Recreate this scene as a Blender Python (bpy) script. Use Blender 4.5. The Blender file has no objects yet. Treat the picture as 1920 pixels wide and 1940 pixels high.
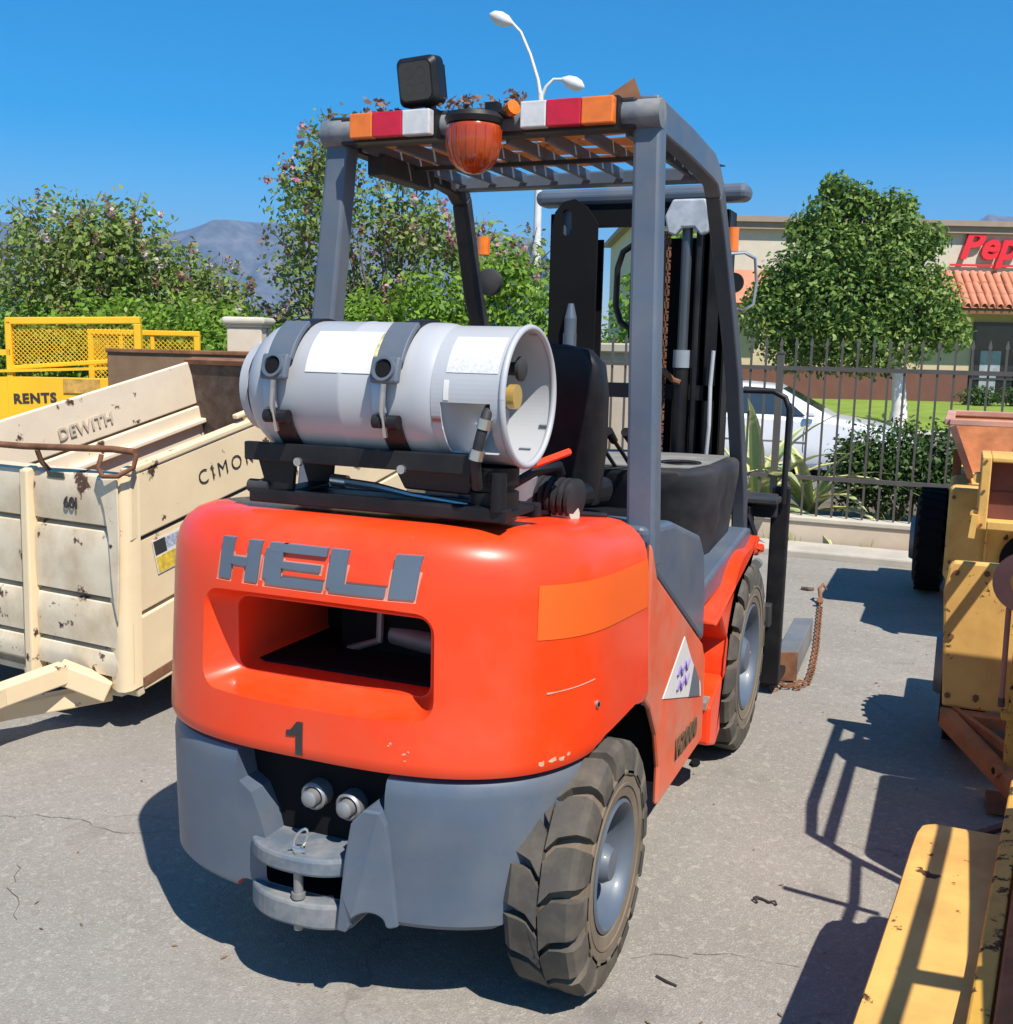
import bpy, bmesh, math, random
import numpy as np
from mathutils import Vector, Matrix
R = math.radians
random.seed(7); rng = np.random.default_rng(7)
sc = bpy.context.scene; C = sc.collection

# ------------------------------------------------------------------ camera
def cam_axes(yaw, pitch, roll):
    f = Vector((math.sin(yaw)*math.cos(pitch), math.cos(yaw)*math.cos(pitch), -math.sin(pitch)))
    r = Vector((math.cos(yaw), -math.sin(yaw), 0)); u = r.cross(f)
    return r*math.cos(roll)+u*math.sin(roll), u*math.cos(roll)-r*math.sin(roll), f
cr, cu, cf = cam_axes(-0.399, 0.154, 0.022)
cd = bpy.data.cameras.new('camera'); cam = bpy.data.objects.new('camera', cd); C.objects.link(cam)
m = Matrix.Identity(4)
for i in range(3): m[i][0], m[i][1], m[i][2] = cr[i], cu[i], -cf[i]
m.translation = (1.270, -2.288, 1.501)
cam.matrix_world = m
cd.sensor_fit = 'HORIZONTAL'; cd.sensor_width = 36; cd.lens = 38.0
cd.clip_start = 0.05; cd.clip_end = 60000
sc.camera = cam
# ------------------------------------------------------------------ light
SUN = Vector((0.55, -0.44, 1.0)).normalized()
el = math.asin(SUN.z); azm = math.atan2(SUN.x, SUN.y)
w = bpy.data.worlds.new('World'); sc.world = w; w.use_nodes = True
nt = w.node_tree; bg = nt.nodes['Background']; bg.inputs[1].default_value = 0.10
sky = nt.nodes.new('ShaderNodeTexSky'); sky.sky_type = 'NISHITA'; sky.sun_disc = False
sky.sun_elevation = el; sky.sun_rotation = azm
sky.altitude = 300; sky.air_density = 1.0; sky.dust_density = 0.0; sky.ozone_density = 3.0
hs = nt.nodes.new('ShaderNodeHueSaturation'); hs.inputs['Saturation'].default_value = 1.68; hs.inputs['Hue'].default_value = .494
nt.links.new(sky.outputs[0], hs.inputs['Color']); nt.links.new(hs.outputs[0], bg.inputs[0])
sd = bpy.data.lights.new('sun', 'SUN'); sd.energy = 5.0; sd.angle = R(0.5); sd.color = (1.0, 0.95, 0.87)
so = bpy.data.objects.new('sun', sd); C.objects.link(so)
so.rotation_euler = SUN.to_track_quat('Z', 'Y').to_euler(); so.location = (6, -6, 12)
vs = sc.view_settings; vs.view_transform = 'Standard'; vs.look = 'None'; vs.gamma = 1.0; vs.exposure = 0.6
vs.use_curve_mapping = False

# ------------------------------------------------------------------ materials
MATS = {}
def mat(name, base, rough=.5, metal=0., var=.12, vs=4., dirt=None, da=.3, ds=3., rust=None, rt=.62, rs=6., rust2=None,
        bump=0., bs=60., coat=0., spec=.5, hue=None):
    """painted / worn surface: base colour with slow variation, dust in patches, rust where a noise peaks"""
    M = bpy.data.materials.new(name); M.use_nodes = True; n = M.node_tree.nodes; L = M.node_tree.links
    P = n['Principled BSDF']; P.inputs['Roughness'].default_value = rough; P.inputs['Metallic'].default_value = metal
    P.inputs['Coat Weight'].default_value = coat; P.inputs['Coat Roughness'].default_value = .12
    P.inputs['Specular IOR Level'].default_value = spec
    tc = n.new('ShaderNodeTexCoord')
    def noise(s, d=5, rgh=.6, off=0):
        t = n.new('ShaderNodeTexNoise'); t.inputs['Scale'].default_value = s; t.inputs['Detail'].default_value = d
        t.inputs['Roughness'].default_value = rgh
        if off:
            mp = n.new('ShaderNodeMapping'); mp.inputs['Location'].default_value = (off, off*1.7, -off); L.new(tc.outputs['Object'], mp.inputs[0]); L.new(mp.outputs[0], t.inputs['Vector'])
        else: L.new(tc.outputs['Object'], t.inputs['Vector'])
        return t
    def ramp(src, a, b):
        r_ = n.new('ShaderNodeMapRange'); r_.inputs[1].default_value = a; r_.inputs[2].default_value = b; L.new(src, r_.inputs[0]); return r_.outputs[0]
    def mix(f, a, b):
        x = n.new('ShaderNodeMix'); x.data_type = 'RGBA'
        if isinstance(f, (int, float)): x.inputs[0].default_value = f
        else: L.new(f, x.inputs[0])
        for s, v in ((6, a), (7, b)):
            if isinstance(v, (tuple, list)): x.inputs[s].default_value = (*v[:3], 1)
            else: L.new(v, x.inputs[s])
        return x.outputs[2]
    n1 = noise(vs)
    col = mix(ramp(n1.outputs[0], .3, .7), tuple(c*(1-var) for c in base), tuple(min(1, c*(1+var)) for c in base))
    rsock = None
    if dirt:
        f = ramp(noise(ds, 6, .65, 3.1).outputs[0], .42, .72)
        mm = n.new('ShaderNodeMath'); mm.operation = 'MULTIPLY'; mm.inputs[1].default_value = da; L.new(f, mm.inputs[0])
        col = mix(mm.outputs[0], col, dirt)
        ra = n.new('ShaderNodeMath'); ra.operation = 'MULTIPLY_ADD'; ra.inputs[1].default_value = .35; ra.inputs[2].default_value = rough; L.new(mm.outputs[0], ra.inputs[0]); rsock = ra.outputs[0]
    if rust:
        f = ramp(noise(rs, 8, .62, 7.3).outputs[0], rt, rt+.035)
        rc = mix(ramp(noise(rs*5, 4, .6, 1.3).outputs[0], .35, .65), rust, rust2 or tuple(c*.45 for c in rust))
        col = mix(f, col, rc)
        mr = n.new('ShaderNodeMix'); L.new(f, mr.inputs[0])
        if rsock: L.new(rsock, mr.inputs[2])
        else: mr.inputs[2].default_value = rough
        mr.inputs[3].default_value = .9; rsock = mr.outputs[0]
    L.new(col, P.inputs['Base Color'])
    if rsock: L.new(rsock, P.inputs['Roughness'])
    if bump:
        b = n.new('ShaderNodeBump'); b.inputs['Strength'].default_value = bump; b.inputs['Distance'].default_value = .004
        L.new(noise(bs, 5, .65).outputs[0], b.inputs['Height']); L.new(b.outputs[0], P.inputs['Normal'])
    MATS[name] = M
    return M
DUST = (.32, .27, .21)
orange = mat('orange_paint', (.86, .050, .006), .36, var=.05, dirt=(.60, .14, .075), da=.36, ds=2.6, coat=.25, spec=.4, rust=(.75, .5, .38), rt=.745, rs=9, bump=.03, bs=25)
orange_worn_lit = mat('pale_worn_and_lit_orange', (.72, .28, .2), .6, dirt=DUST, da=.4)  # worn paint, and the painted-in lit chamfer of the letter recess
dirty_orange = mat('dusty_orange_paint', (.70, .11, .04), .5, var=.15, dirt=(.42, .25, .18), da=.7, ds=5, bump=.05)
bluegrey = mat('blue_grey_paint', (.078, .105, .145), .45, var=.1, dirt=(.17, .16, .145), da=.5, ds=3, rust=(.7, .33, .2), rt=.74, rs=7, bump=.04, bs=30, coat=.15)
steelgrey = mat('dusty_grey_paint', (.10, .125, .155), .6, var=.15, dirt=(.33, .30, .26), da=.75, ds=8, rust=(.65, .38, .27), rt=.68, rs=9, bump=.1, bs=40)
black = mat('black_paint', (.009, .009, .011), .42, var=.2, dirt=(.045, .04, .035), da=.4, ds=6, spec=.3)
blackmatte = mat('black_matte', (.006, .006, .007), .8, var=.2, dirt=(.016, .016, .016), da=.4, spec=.15)
charcoal = mat('charcoal_plastic', (.024, .025, .028), .6, var=.15, dirt=(.10, .09, .08), da=.5, spec=.3, ds=5, bump=.05, bs=120)
dustyplastic = mat('dusty_plastic_top', (.17, .165, .15), .8, var=.2, dirt=(.33, .31, .27), da=.7, ds=7)
rubber = mat('tyre_rubber', (.066, .058, .048), .85, var=.2, vs=7, dirt=(.16, .135, .10), da=.8, ds=9, bump=.15, bs=90)
rubber_side = mat('tyre_sidewall', (.155, .118, .08), .88, var=.2, vs=7, dirt=(.22, .18, .13), da=.7, ds=7, bump=.1, bs=90)
tankm = mat('tank_enamel', (.40, .405, .42), .42, var=.05, dirt=(.4, .38, .35), da=.25, ds=5, rust=(.3, .15, .08), rt=.77, rs=10, coat=.2)
whitelabel = mat('white_label', (.66, .635, .60), .6, var=.05, dirt=(.5, .46, .4), da=.4, ds=14)
chrome = mat('bright_steel', (.62, .61, .58), .3, metal=.9, var=.15)
steel = mat('grey_steel', (.3, .3, .3), .5, metal=.6, var=.2, dirt=(.2, .16, .12), da=.5)
rustm = mat('rusty_steel', (.16, .065, .03), .88, var=.35, vs=9, dirt=(.28, .14, .07), da=.7, ds=14, bump=.35, bs=60)
brass = mat('brass', (.6, .4, .12), .35, metal=.5)
cream = mat('cream_paint', (.74, .58, .36), .55, var=.06, dirt=(.62, .50, .33), da=.5, ds=3, rust=(.11, .045, .022), rt=.63, rs=9, bump=.06, bs=30)
cream_front = mat('dirty_cream_paint', (.66, .56, .41), .6, var=.1, dirt=(.38, .27, .15), da=.75, ds=4.5, rust=(.10, .045, .025), rt=.615, rs=10, bump=.1, bs=30)
cream_in = mat('scuffed_cream_paint', (.76, .63, .46), .6, var=.06, dirt=(.6, .5, .38), da=.5, ds=4, rust=(.10, .045, .025), rt=.62, rs=9, bump=.06)
brownsteel = mat('brown_rusted_sheet', (.20, .125, .07), .8, var=.2, vs=3, dirt=(.13, .07, .04), da=.7, ds=5, bump=.15, bs=40)
darkrust = mat('dark_rusted_board', (.085, .055, .04), .85, var=.4, vs=12, dirt=(.2, .16, .13), da=.6, ds=16, bump=.3, bs=30)
yellow = mat('bright_yellow_paint', (.84, .47, .012), .45, var=.06, dirt=(.7, .32, .03), da=.4, ds=4)
ochre = mat('faded_yellow_paint', (.74, .43, .11), .6, var=.1, dirt=(.46, .22, .06), da=.7, ds=4, rust=(.11, .05, .02), rt=.635, rs=16, bump=.06)
ochre2 = mat('chipped_yellow_paint', (.70, .40, .06), .6, var=.1, dirt=(.4, .22, .08), da=.6, ds=9, rust=(.1, .045, .02), rt=.56, rs=26, bump=.2)
rustorange = mat('rust_orange_paint', (.42, .15, .05), .75, var=.25, vs=7, dirt=(.25, .10, .045), da=.8, ds=8, bump=.15)
pinkrust = mat('faded_pink_rust', (.52, .27, .2), .75, var=.2, dirt=(.3, .14, .09), da=.6)
darkred = mat('dark_red_brown_paint', (.13, .035, .025), .7, var=.2, dirt=(.2, .08, .05), da=.5)
stucco = mat('beige_stucco', (.60, .50, .39), .9, var=.08, dirt=(.5, .37, .25), da=.5, ds=2.5, bump=.2, bs=50)
capstone = mat('grey_cap_concrete', (.5, .45, .36), .9, var=.12, bump=.2, bs=60)
concrete = mat('pale_concrete', (.45, .41, .34), .9, var=.12, vs=3, dirt=(.3, .27, .22), da=.5, ds=5, bump=.2, bs=80)
iron = mat('brown_painted_iron', (.085, .075, .065), .6, var=.15)
storewall = mat('store_beige_stucco', (.56, .49, .385), .9, var=.05)
storelow = mat('store_yellow_stucco', (.52, .42, .26), .9, var=.05)
cornice_m = mat('brown_cornice_shade', (.3, .22, .17), .8, var=.08)
dado = mat('red_brown_dado', (.15, .06, .04), .8, var=.1)
tile_m = mat('terracotta_tile', (.52, .2, .11), .8, var=.2, vs=2)
signred = mat('sign_red', (.72, .02, .03), .4, var=.03)
whitetrim = mat('white_trim', (.75, .75, .75), .5)
carwhite = mat('white_car_paint', (.8, .8, .82), .2, var=.02, coat=.6)
carglass = mat('car_glass', (.03, .045, .06), .05, var=.1, coat=.8)
doorglass = mat('dark_door_glass', (.018, .02, .022), .08, var=.2)
ink = mat('dark_ink', (.035, .03, .028), .7, var=.3)
inkfaint = mat('faded_ink', (.57, .48, .36), .75, var=.3)
letter_m = mat('letter_grey', (.115, .15, .195), .5, var=.08, rust=(.6, .5, .3), rt=.74, rs=14)
bark = mat('grey_bark', (.17, .12, .085), .9, var=.3, vs=9, bump=.4, bs=25)
whitebark = mat('whitewashed_bark', (.66, .62, .56), .9, var=.12, vs=5, bump=.3, bs=20)
lamp_m = mat('lamp_white_paint', (.62, .62, .6), .5)
patch_m = mat('flat_orange_sticker', (.80, .105, .004), .65, var=.01)
amberlab = mat('amber_label', (.7, .45, .2), .6)
purple = mat('purple_ink', (.22, .16, .35), .6)
brownplastic = mat('brown_plastic_sheet', (.42, .21, .11), .6, var=.35, vs=6, dirt=(.16, .08, .05), da=.8, ds=4)
oliveink = mat('olive_ink', (.10, .065, .03), .75, var=.3, vs=30)
frontpost = mat('dark_blue_grey_paint', (.042, .054, .072), .5, var=.1, dirt=(.12, .11, .10), da=.4)
pod = mat('seed_pods', (.30, .16, .10), .9, var=.3)

def lens(name, col, em=0, trans=.35):
    M = mat(name, col, .18, var=.12, vs=30, coat=.5)
    P = M.node_tree.nodes['Principled BSDF']; P.inputs['Transmission Weight'].default_value = trans
    return M
redlens = lens('red_lens', (.62, .008, .02), trans=.1); amberlens = lens('amber_lens', (.85, .19, .01), trans=.1)
clearlens = lens('clear_lens', (.68, .65, .62), trans=.1)
beaconlens = lens('beacon_amber_lens', (.80, .10, .008), trans=.55)
P = brownplastic.node_tree.nodes['Principled BSDF']
_n = brownplastic.node_tree; tr = _n.nodes.new('ShaderNodeBsdfTranslucent'); tr.inputs[0].default_value = (.50, .27, .14, 1)
mx = _n.nodes.new('ShaderNodeMixShader'); mx.inputs[0].default_value = .6
_n.links.new(P.outputs[0], mx.inputs[1]); _n.links.new(tr.outputs[0], mx.inputs[2]); _n.links.new(mx.outputs[0], _n.nodes['Material Output'].inputs[0])

def leafmat(name, cols, trans=.35, rough=.5):
    M = bpy.data.materials.new(name); M.use_nodes = True; n = M.node_tree.nodes; L = M.node_tree.links
    P = n['Principled BSDF']; P.inputs['Roughness'].default_value = rough; P.inputs['Specular IOR Level'].default_value = .35
    g = n.new('ShaderNodeNewGeometry'); cr_ = n.new('ShaderNodeValToRGB'); L.new(g.outputs['Random Per Island'], cr_.inputs[0])
    e = cr_.color_ramp.elements
    while len(e) < len(cols): e.new(.5)
    for i, c in enumerate(cols): e[i].position = i/(len(cols)-1); e[i].color = (*c, 1)
    L.new(cr_.outputs[0], P.inputs['Base Color'])
    t = n.new('ShaderNodeBsdfTranslucent'); L.new(cr_.outputs[0], t.inputs[0])
    x = n.new('ShaderNodeMixShader'); x.inputs[0].default_value = trans
    L.new(P.outputs[0], x.inputs[1]); L.new(t.outputs[0], x.inputs[2]); L.new(x.outputs[0], n['Material Output'].inputs[0])
    return M
leaf_green = leafmat('leaf_mid_green', [(.045, .085, .018), (.09, .15, .028), (.16, .22, .05), (.055, .10, .03)])
leaf_bright = leafmat('leaf_bright_green', [(.13, .25, .022), (.21, .37, .038), (.30, .45, .06), (.09, .19, .022)], .45)
leaf_olive = leafmat('leaf_olive', [(.15, .24, .04), (.25, .35, .06), (.27, .29, .09), (.14, .25, .04), (.32, .30, .16)])
leaf_dark = leafmat('leaf_dark_green', [(.03, .065, .015), (.06, .12, .025), (.11, .18, .04)])
leaf_tree = leafmat('leaf_tree_green', [(.055, .12, .022), (.12, .21, .036), (.20, .30, .055), (.27, .34, .075)])
flower_pink = leafmat('pink_blossom', [(.55, .24, .28), (.62, .38, .40), (.45, .15, .2)])
flower_pale = leafmat('pale_blossom', [(.55, .45, .42), (.62, .5, .5), (.42, .34, .27)])
seed_brown = leafmat('brown_seed_heads', [(.26, .13, .08), (.34, .2, .13), (.16, .08, .05)])
grass_m = leafmat('grass', [(.16, .27, .02), (.25, .36, .04), (.30, .38, .06)])
agave_m = leafmat('agave_green', [(.28, .38, .16), (.34, .44, .2), (.24, .34, .14)], .2)
agave_y = leafmat('agave_yellow', [(.58, .55, .2), (.66, .62, .3)], .2)

def ground_mat():
    M = bpy.data.materials.new('old_asphalt'); M.use_nodes = True; n = M.node_tree.nodes; L = M.node_tree.links
    P = n['Principled BSDF']; P.inputs['Roughness'].default_value = .9; P.inputs['Specular IOR Level'].default_value = .25
    tc = n.new('ShaderNodeTexCoord')
    def noise(s, d=6, r=.6, vec=None):
        t = n.new('ShaderNodeTexNoise'); t.inputs['Scale'].default_value = s; t.inputs['Detail'].default_value = d; t.inputs['Roughness'].default_value = r
        L.new(vec or tc.outputs['Object'], t.inputs['Vector']); return t.outputs[0]
    def rmp(s, a, b, lo=0., hi=1.):
        x = n.new('ShaderNodeMapRange'); x.inputs[1].default_value = a; x.inputs[2].default_value = b; x.inputs[3].default_value = lo; x.inputs[4].default_value = hi
        L.new(s, x.inputs[0]); return x.outputs[0]
    def mix(f, a, b, bt='MIX'):
        x = n.new('ShaderNodeMix'); x.data_type = 'RGBA'; x.blend_type = bt
        if isinstance(f, (int, float)): x.inputs[0].default_value = f
        else: L.new(f, x.inputs[0])
        for s, v in ((6, a), (7, b)):
            if isinstance(v, tuple): x.inputs[s].default_value = (*v, 1)
            else: L.new(v, x.inputs[s])
        return x.outputs[2]
    def mul(a, b):
        x = n.new('ShaderNodeMath'); x.operation = 'MULTIPLY'
        for i, v in ((0, a), (1, b)):
            if isinstance(v, (int, float)): x.inputs[i].default_value = v
            else: L.new(v, x.inputs[i])
        return x.outputs[0]
    c = mix(rmp(noise(1.1), .35, .68), (.245, .224, .195), (.315, .289, .253))
    c = mix(rmp(noise(2.3, 9, .72), .47, .72, 0, .6), c, (.22, .195, .165))
    # stones: fine light and dark chips
    v = n.new('ShaderNodeTexVoronoi'); v.inputs['Scale'].default_value = 230; L.new(tc.outputs['Object'], v.inputs['Vector'])
    sep = n.new('ShaderNodeSeparateColor'); L.new(v.outputs['Color'], sep.inputs[0])
    c = mix(rmp(sep.outputs[0], .78, .98, 0, .42), c, (.50, .46, .40))
    c = mix(rmp(sep.outputs[1], .75, .97, 0, .38), c, (.17, .15, .13))
    v2 = n.new('ShaderNodeTexVoronoi'); v2.inputs['Scale'].default_value = 62; L.new(tc.outputs['Object'], v2.inputs['Vector'])
    sp2 = n.new('ShaderNodeSeparateColor'); L.new(v2.outputs['Color'], sp2.inputs[0])
    c = mix(rmp(sp2.outputs[0], .88, .97, 0, .28), c, (.48, .44, .38))
    c = mix(rmp(sp2.outputs[2], .89, .97, 0, .28), c, (.19, .17, .145))
    # cracks
    dst = n.new('ShaderNodeVectorMath'); dst.operation = 'MULTIPLY_ADD'
    nz = n.new('ShaderNodeTexNoise'); nz.inputs['Scale'].default_value = 3.5; nz.inputs['Detail'].default_value = 6; L.new(tc.outputs['Object'], nz.inputs['Vector'])
    L.new(nz.outputs['Color'], dst.inputs[0]); dst.inputs[1].default_value = (.5, .5, 0); L.new(tc.outputs['Object'], dst.inputs[2])
    vc = n.new('ShaderNodeTexVoronoi'); vc.feature = 'DISTANCE_TO_EDGE'; vc.inputs['Scale'].default_value = .62; L.new(dst.outputs[0], vc.inputs['Vector'])
    crack = mul(rmp(vc.outputs[0], .0, .007, 1, 0), rmp(noise(1.7, 3), .47, .6))
    c = mix(mul(crack, .4), c, (.10, .085, .07))
    # oil drips and rusty stains
    c = mix(rmp(noise(2.2, 4, .5), .64, .76, 0, .6), c, (.12, .105, .09))
    c = mix(rmp(noise(.55, 6, .6), .52, .70, 0, .45), c, (.20, .18, .155))
    c = mix(rmp(noise(1.4, 5, .6), .66, .8, 0, .5), c, (.38, .25, .12))
    L.new(c, P.inputs['Base Color'])
    b = n.new('ShaderNodeBump'); b.inputs['Strength'].default_value = .4; b.inputs['Distance'].default_value = .004
    h = n.new('ShaderNodeMath'); h.operation = 'ADD'; L.new(v.outputs['Distance'], h.inputs[0]); L.new(noise(90, 4, .7), h.inputs[1])
    L.new(h.outputs[0], b.inputs['Height']); L.new(b.outputs[0], P.inputs['Normal'])
    return M
asphalt = ground_mat()

# ------------------------------------------------------------------ geometry helpers
class MB:
    def __init__(s): s.v = []; s.f = []; s.mi = []
    def add(s, vs_, fs, mi=0):
        o = len(s.v); s.v += [tuple(v) for v in vs_]; s.f += [tuple(i+o for i in f) for f in fs]; s.mi += [mi]*len(fs); return s
    def box(s, x0, x1, y0, y1, z0, z1, mi=0):
        vs_ = [(x, y, z) for z in (z0, z1) for y in (y0, y1) for x in (x0, x1)]
        return s.add(vs_, [(0, 2, 3, 1), (4, 5, 7, 6), (0, 1, 5, 4), (2, 6, 7, 3), (0, 4, 6, 2), (1, 3, 7, 5)], mi)
    def bar(s, p, q, w, h, up=(0, 0, 1), mi=0):
        p, q = Vector(p), Vector(q); d = (q-p).normalized(); up = Vector(up)
        a = d.cross(up)
        if a.length < 1e-4: a = d.cross(Vector((1, 0, 0)))
        a.normalize(); b = a.cross(d).normalized()
        vs_ = [e+a*(w/2*i)+b*(h/2*j) for e in (p, q) for i, j in ((-1, -1), (1, -1), (1, 1), (-1, 1))]
        return s.add(vs_, [(0, 1, 2, 3), (7, 6, 5, 4), (0, 4, 5, 1), (1, 5, 6, 2), (2, 6, 7, 3), (3, 7, 4, 0)], mi)
    def loft(s, rings, cap0=True, cap1=True, closed=True, mi=0):
        n = len(rings[0]); vs_ = [v for r_ in rings for v in r_]; fs = []
        for i in range(len(rings)-1):
            for j in range(n if closed else n-1):
                k = (j+1) % n; fs.append((i*n+j, i*n+k, (i+1)*n+k, (i+1)*n+j))
        if cap0: fs.append(tuple(range(n-1, -1, -1)))
        if cap1: fs.append(tuple(range((len(rings)-1)*n, len(rings)*n)))
        return s.add(vs_, fs, mi)
    def tube(s, path, r, n=8, caps=True, mi=0):
        path = [Vector(p) for p in path]; rings = []; rr = r if isinstance(r, (list, tuple)) else [r]*len(path)
        t0 = (path[1]-path[0]).normalized(); a = t0.orthogonal().normalized()
        for i, p in enumerate(path):
            t = ((path[min(i+1, len(path)-1)]-p).normalized()+(p-path[max(i-1, 0)]).normalized())
            t = t.normalized() if t.length > 1e-6 else t0
            a = (a-t*a.dot(t)).normalized(); b = t.cross(a)
            rings.append([p+(a*math.cos(2*math.pi*k/n)+b*math.sin(2*math.pi*k/n))*rr[i] for k in range(n)])
        return s.loft(rings, caps, caps, True, mi)
    def cyl(s, p, q, r, r2=None, n=20, mi=0): return s.tube([p, q], [r, r if r2 is None else r2], n, True, mi)
    def lathe(s, prof, o, axis, n=32, cap0=False, cap1=False, mi=0):
        """prof: (distance along axis, radius)"""
        o = Vector(o); ax = Vector(axis).normalized(); a = ax.orthogonal().normalized(); b = ax.cross(a)
        return s.loft([[o+ax*d+(a*math.cos(2*math.pi*k/n)+b*math.sin(2*math.pi*k/n))*r for k in range(n)] for d, r in prof], cap0, cap1, True, mi)
    def prism(s, poly, fn, d0, d1, mi=0):
        """poly of 2-D points, fn(a, b, d) -> 3-D point"""
        n = len(poly); vs_ = [fn(a, b, d0) for a, b in poly]+[fn(a, b, d1) for a, b in poly]
        fs = [tuple(range(n-1, -1, -1)), tuple(range(n, 2*n))]+[(i, (i+1) % n, n+(i+1) % n, n+i) for i in range(n)]
        return s.add(vs_, fs, mi)
    def build(s, name, mats, parent=None, smooth=None, bevel=0., seg=2, loc=None):
        me = bpy.data.meshes.new(name); me.from_pydata(s.v, [], s.f)
        for mm in (mats if isinstance(mats, (list, tuple)) else [mats]): me.materials.append(mm)
        if any(s.mi): me.polygons.foreach_set('material_index', s.mi)
        bm = bmesh.new(); bm.from_mesh(me); bmesh.ops.recalc_face_normals(bm, faces=bm.faces); bm.to_mesh(me); bm.free()
        if smooth is not None:
            me.polygons.foreach_set('use_smooth', [True]*len(me.polygons)); me.set_sharp_from_angle(angle=R(smooth))
        o = bpy.data.objects.new(name, me); C.objects.link(o)
        if parent: o.parent = parent
        if loc: o.location = loc
        if bevel:
            b = o.modifiers.new('bevel', 'BEVEL'); b.width = bevel; b.segments = seg; b.limit_method = 'ANGLE'; b.angle_limit = R(35); b.harden_normals = False
        return o
XZ = lambda a, b, d: (a, d, b)
YZ = lambda a, b, d: (d, a, b)
XY = lambda a, b, d: (a, b, d)
def tag(o, label=None, cat=None, group=None, kind=None):
    for k, v in (('label', label), ('category', cat), ('group', group), ('kind', kind)):
        if v: o[k] = v
    return o
def thing(name, label, cat, loc=(0, 0, 0), rot=None, group=None):
    o = bpy.data.objects.new(name, None); C.objects.link(o); o.location = loc; o.empty_display_size = .1
    if rot: o.rotation_euler = rot
    return tag(o, label, cat, group)
def dup(o, parent=None, loc=None, rot=None, scale=None):
    c = o.copy(); C.objects.link(c)
    if parent: c.parent = parent
    if loc is not None: c.location = loc
    if rot is not None: c.rotation_euler = rot
    if scale is not None: c.scale = scale
    return c
def boolean(o, cutters, keep_mats=True):
    dg = None
    for c in cutters:
        mm = o.modifiers.new('cut', 'BOOLEAN'); mm.operation = 'DIFFERENCE'; mm.object = c; mm.solver = 'EXACT'; mm.use_self = bool(c.get('selfx')); mm.material_mode = 'TRANSFER'
    dg = bpy.context.evaluated_depsgraph_get(); dg.update()
    me = bpy.data.meshes.new_from_object(o.evaluated_get(dg)); o.modifiers.clear()
    old = o.data; o.data = me; me.name = old.name
    for c in cutters: bpy.data.objects.remove(c)
    return o
def smooth(o, ang):
    o.data.polygons.foreach_set('use_smooth', [True]*len(o.data.polygons)); o.data.set_sharp_from_angle(angle=R(ang))
def text_mesh(txt, size, depth=.002, offset=0., shear=0., space=1.):
    cu_ = bpy.data.curves.new('t', 'FONT'); cu_.body = txt; cu_.size = size; cu_.extrude = depth/2; cu_.offset = offset; cu_.shear = shear; cu_.resolution_u = 3
    cu_.space_character = space; cu_.align_x = 'CENTER'; cu_.align_y = 'CENTER'
    o = bpy.data.objects.new('t', cu_); C.objects.link(o); bpy.context.view_layer.update()
    me = bpy.data.meshes.new_from_object(o.evaluated_get(bpy.context.evaluated_depsgraph_get()))
    bpy.data.objects.remove(o); return me
def lettering(name, txt, size, m_, parent, origin, ex, ey, **kw):
    """flat lettering standing at origin, reading along ex with its up along ey"""
    me = text_mesh(txt, size, **kw); me.materials.clear(); me.materials.append(m_)
    ex = Vector(ex).normalized(); ey = Vector(ey); ey = (ey-ex*ey.dot(ex)).normalized(); ez = ex.cross(ey)
    M4 = Matrix((( ex.x, ey.x, ez.x, origin[0]), (ex.y, ey.y, ez.y, origin[1]), (ex.z, ey.z, ez.z, origin[2]), (0, 0, 0, 1)))
    me.transform(M4); o = bpy.data.objects.new(name, me); C.objects.link(o)
    if parent: o.parent = parent
    return o
def foliage(name, blobs, size, m_, parent, seed=0, flat=.0, stuff=None, aspect=.55):
    """leaf-sized folded faces spread through blobs: (centre, radii, count), denser towards the outside"""
    g = np.random.default_rng(seed); Vv = []; n_all = 0
    for c, rd, n in blobs:
        d = g.normal(size=(n, 3)); d /= np.linalg.norm(d, axis=1)[:, None]
        # lumpy radius
        k = g.normal(size=(7, 3)); k /= np.linalg.norm(k, axis=1)[:, None]
        lump = 1+.22*np.max(d@k.T, axis=1)-.2
        rr = (g.random(n)**.45)*lump*(1+.12*g.normal(size=n).clip(-1, 1.6))
        p_ = np.array(c)+d*rr[:, None]*np.array(rd)
        nrm = d*.6+g.normal(size=(n, 3))*.7+np.array([0, 0, .35]); nrm /= np.linalg.norm(nrm, axis=1)[:, None]
        t = np.cross(nrm, g.normal(size=(n, 3))); t /= np.linalg.norm(t, axis=1)[:, None]; b = np.cross(nrm, t)
        L_ = (size*(.6+.8*g.random(n)))[:, None]
        a0 = p_-t*L_*.5; a1 = p_+b*L_*aspect*.5+nrm*L_*.1; a2 = p_+t*L_*.5; a3 = p_-b*L_*aspect*.5+nrm*L_*.1
        Vv.append(np.stack([a0, a1, a2, a3], axis=1).reshape(-1, 3)); n_all += n
    V_ = np.concatenate(Vv).astype(np.float32); me = bpy.data.meshes.new(name)
    me.vertices.add(len(V_)); me.vertices.foreach_set('co', V_.ravel())
    me.loops.add(len(V_)); me.loops.foreach_set('vertex_index', np.arange(len(V_), dtype=np.int32))
    me.polygons.add(n_all); me.polygons.foreach_set('loop_start', np.arange(0, len(V_), 4, dtype=np.int32))
    me.update(calc_edges=True); me.materials.append(m_)
    o = bpy.data.objects.new(name, me); C.objects.link(o)
    if parent: o.parent = parent
    return o
def struct(o): o['kind'] = 'structure'; return o

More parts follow.
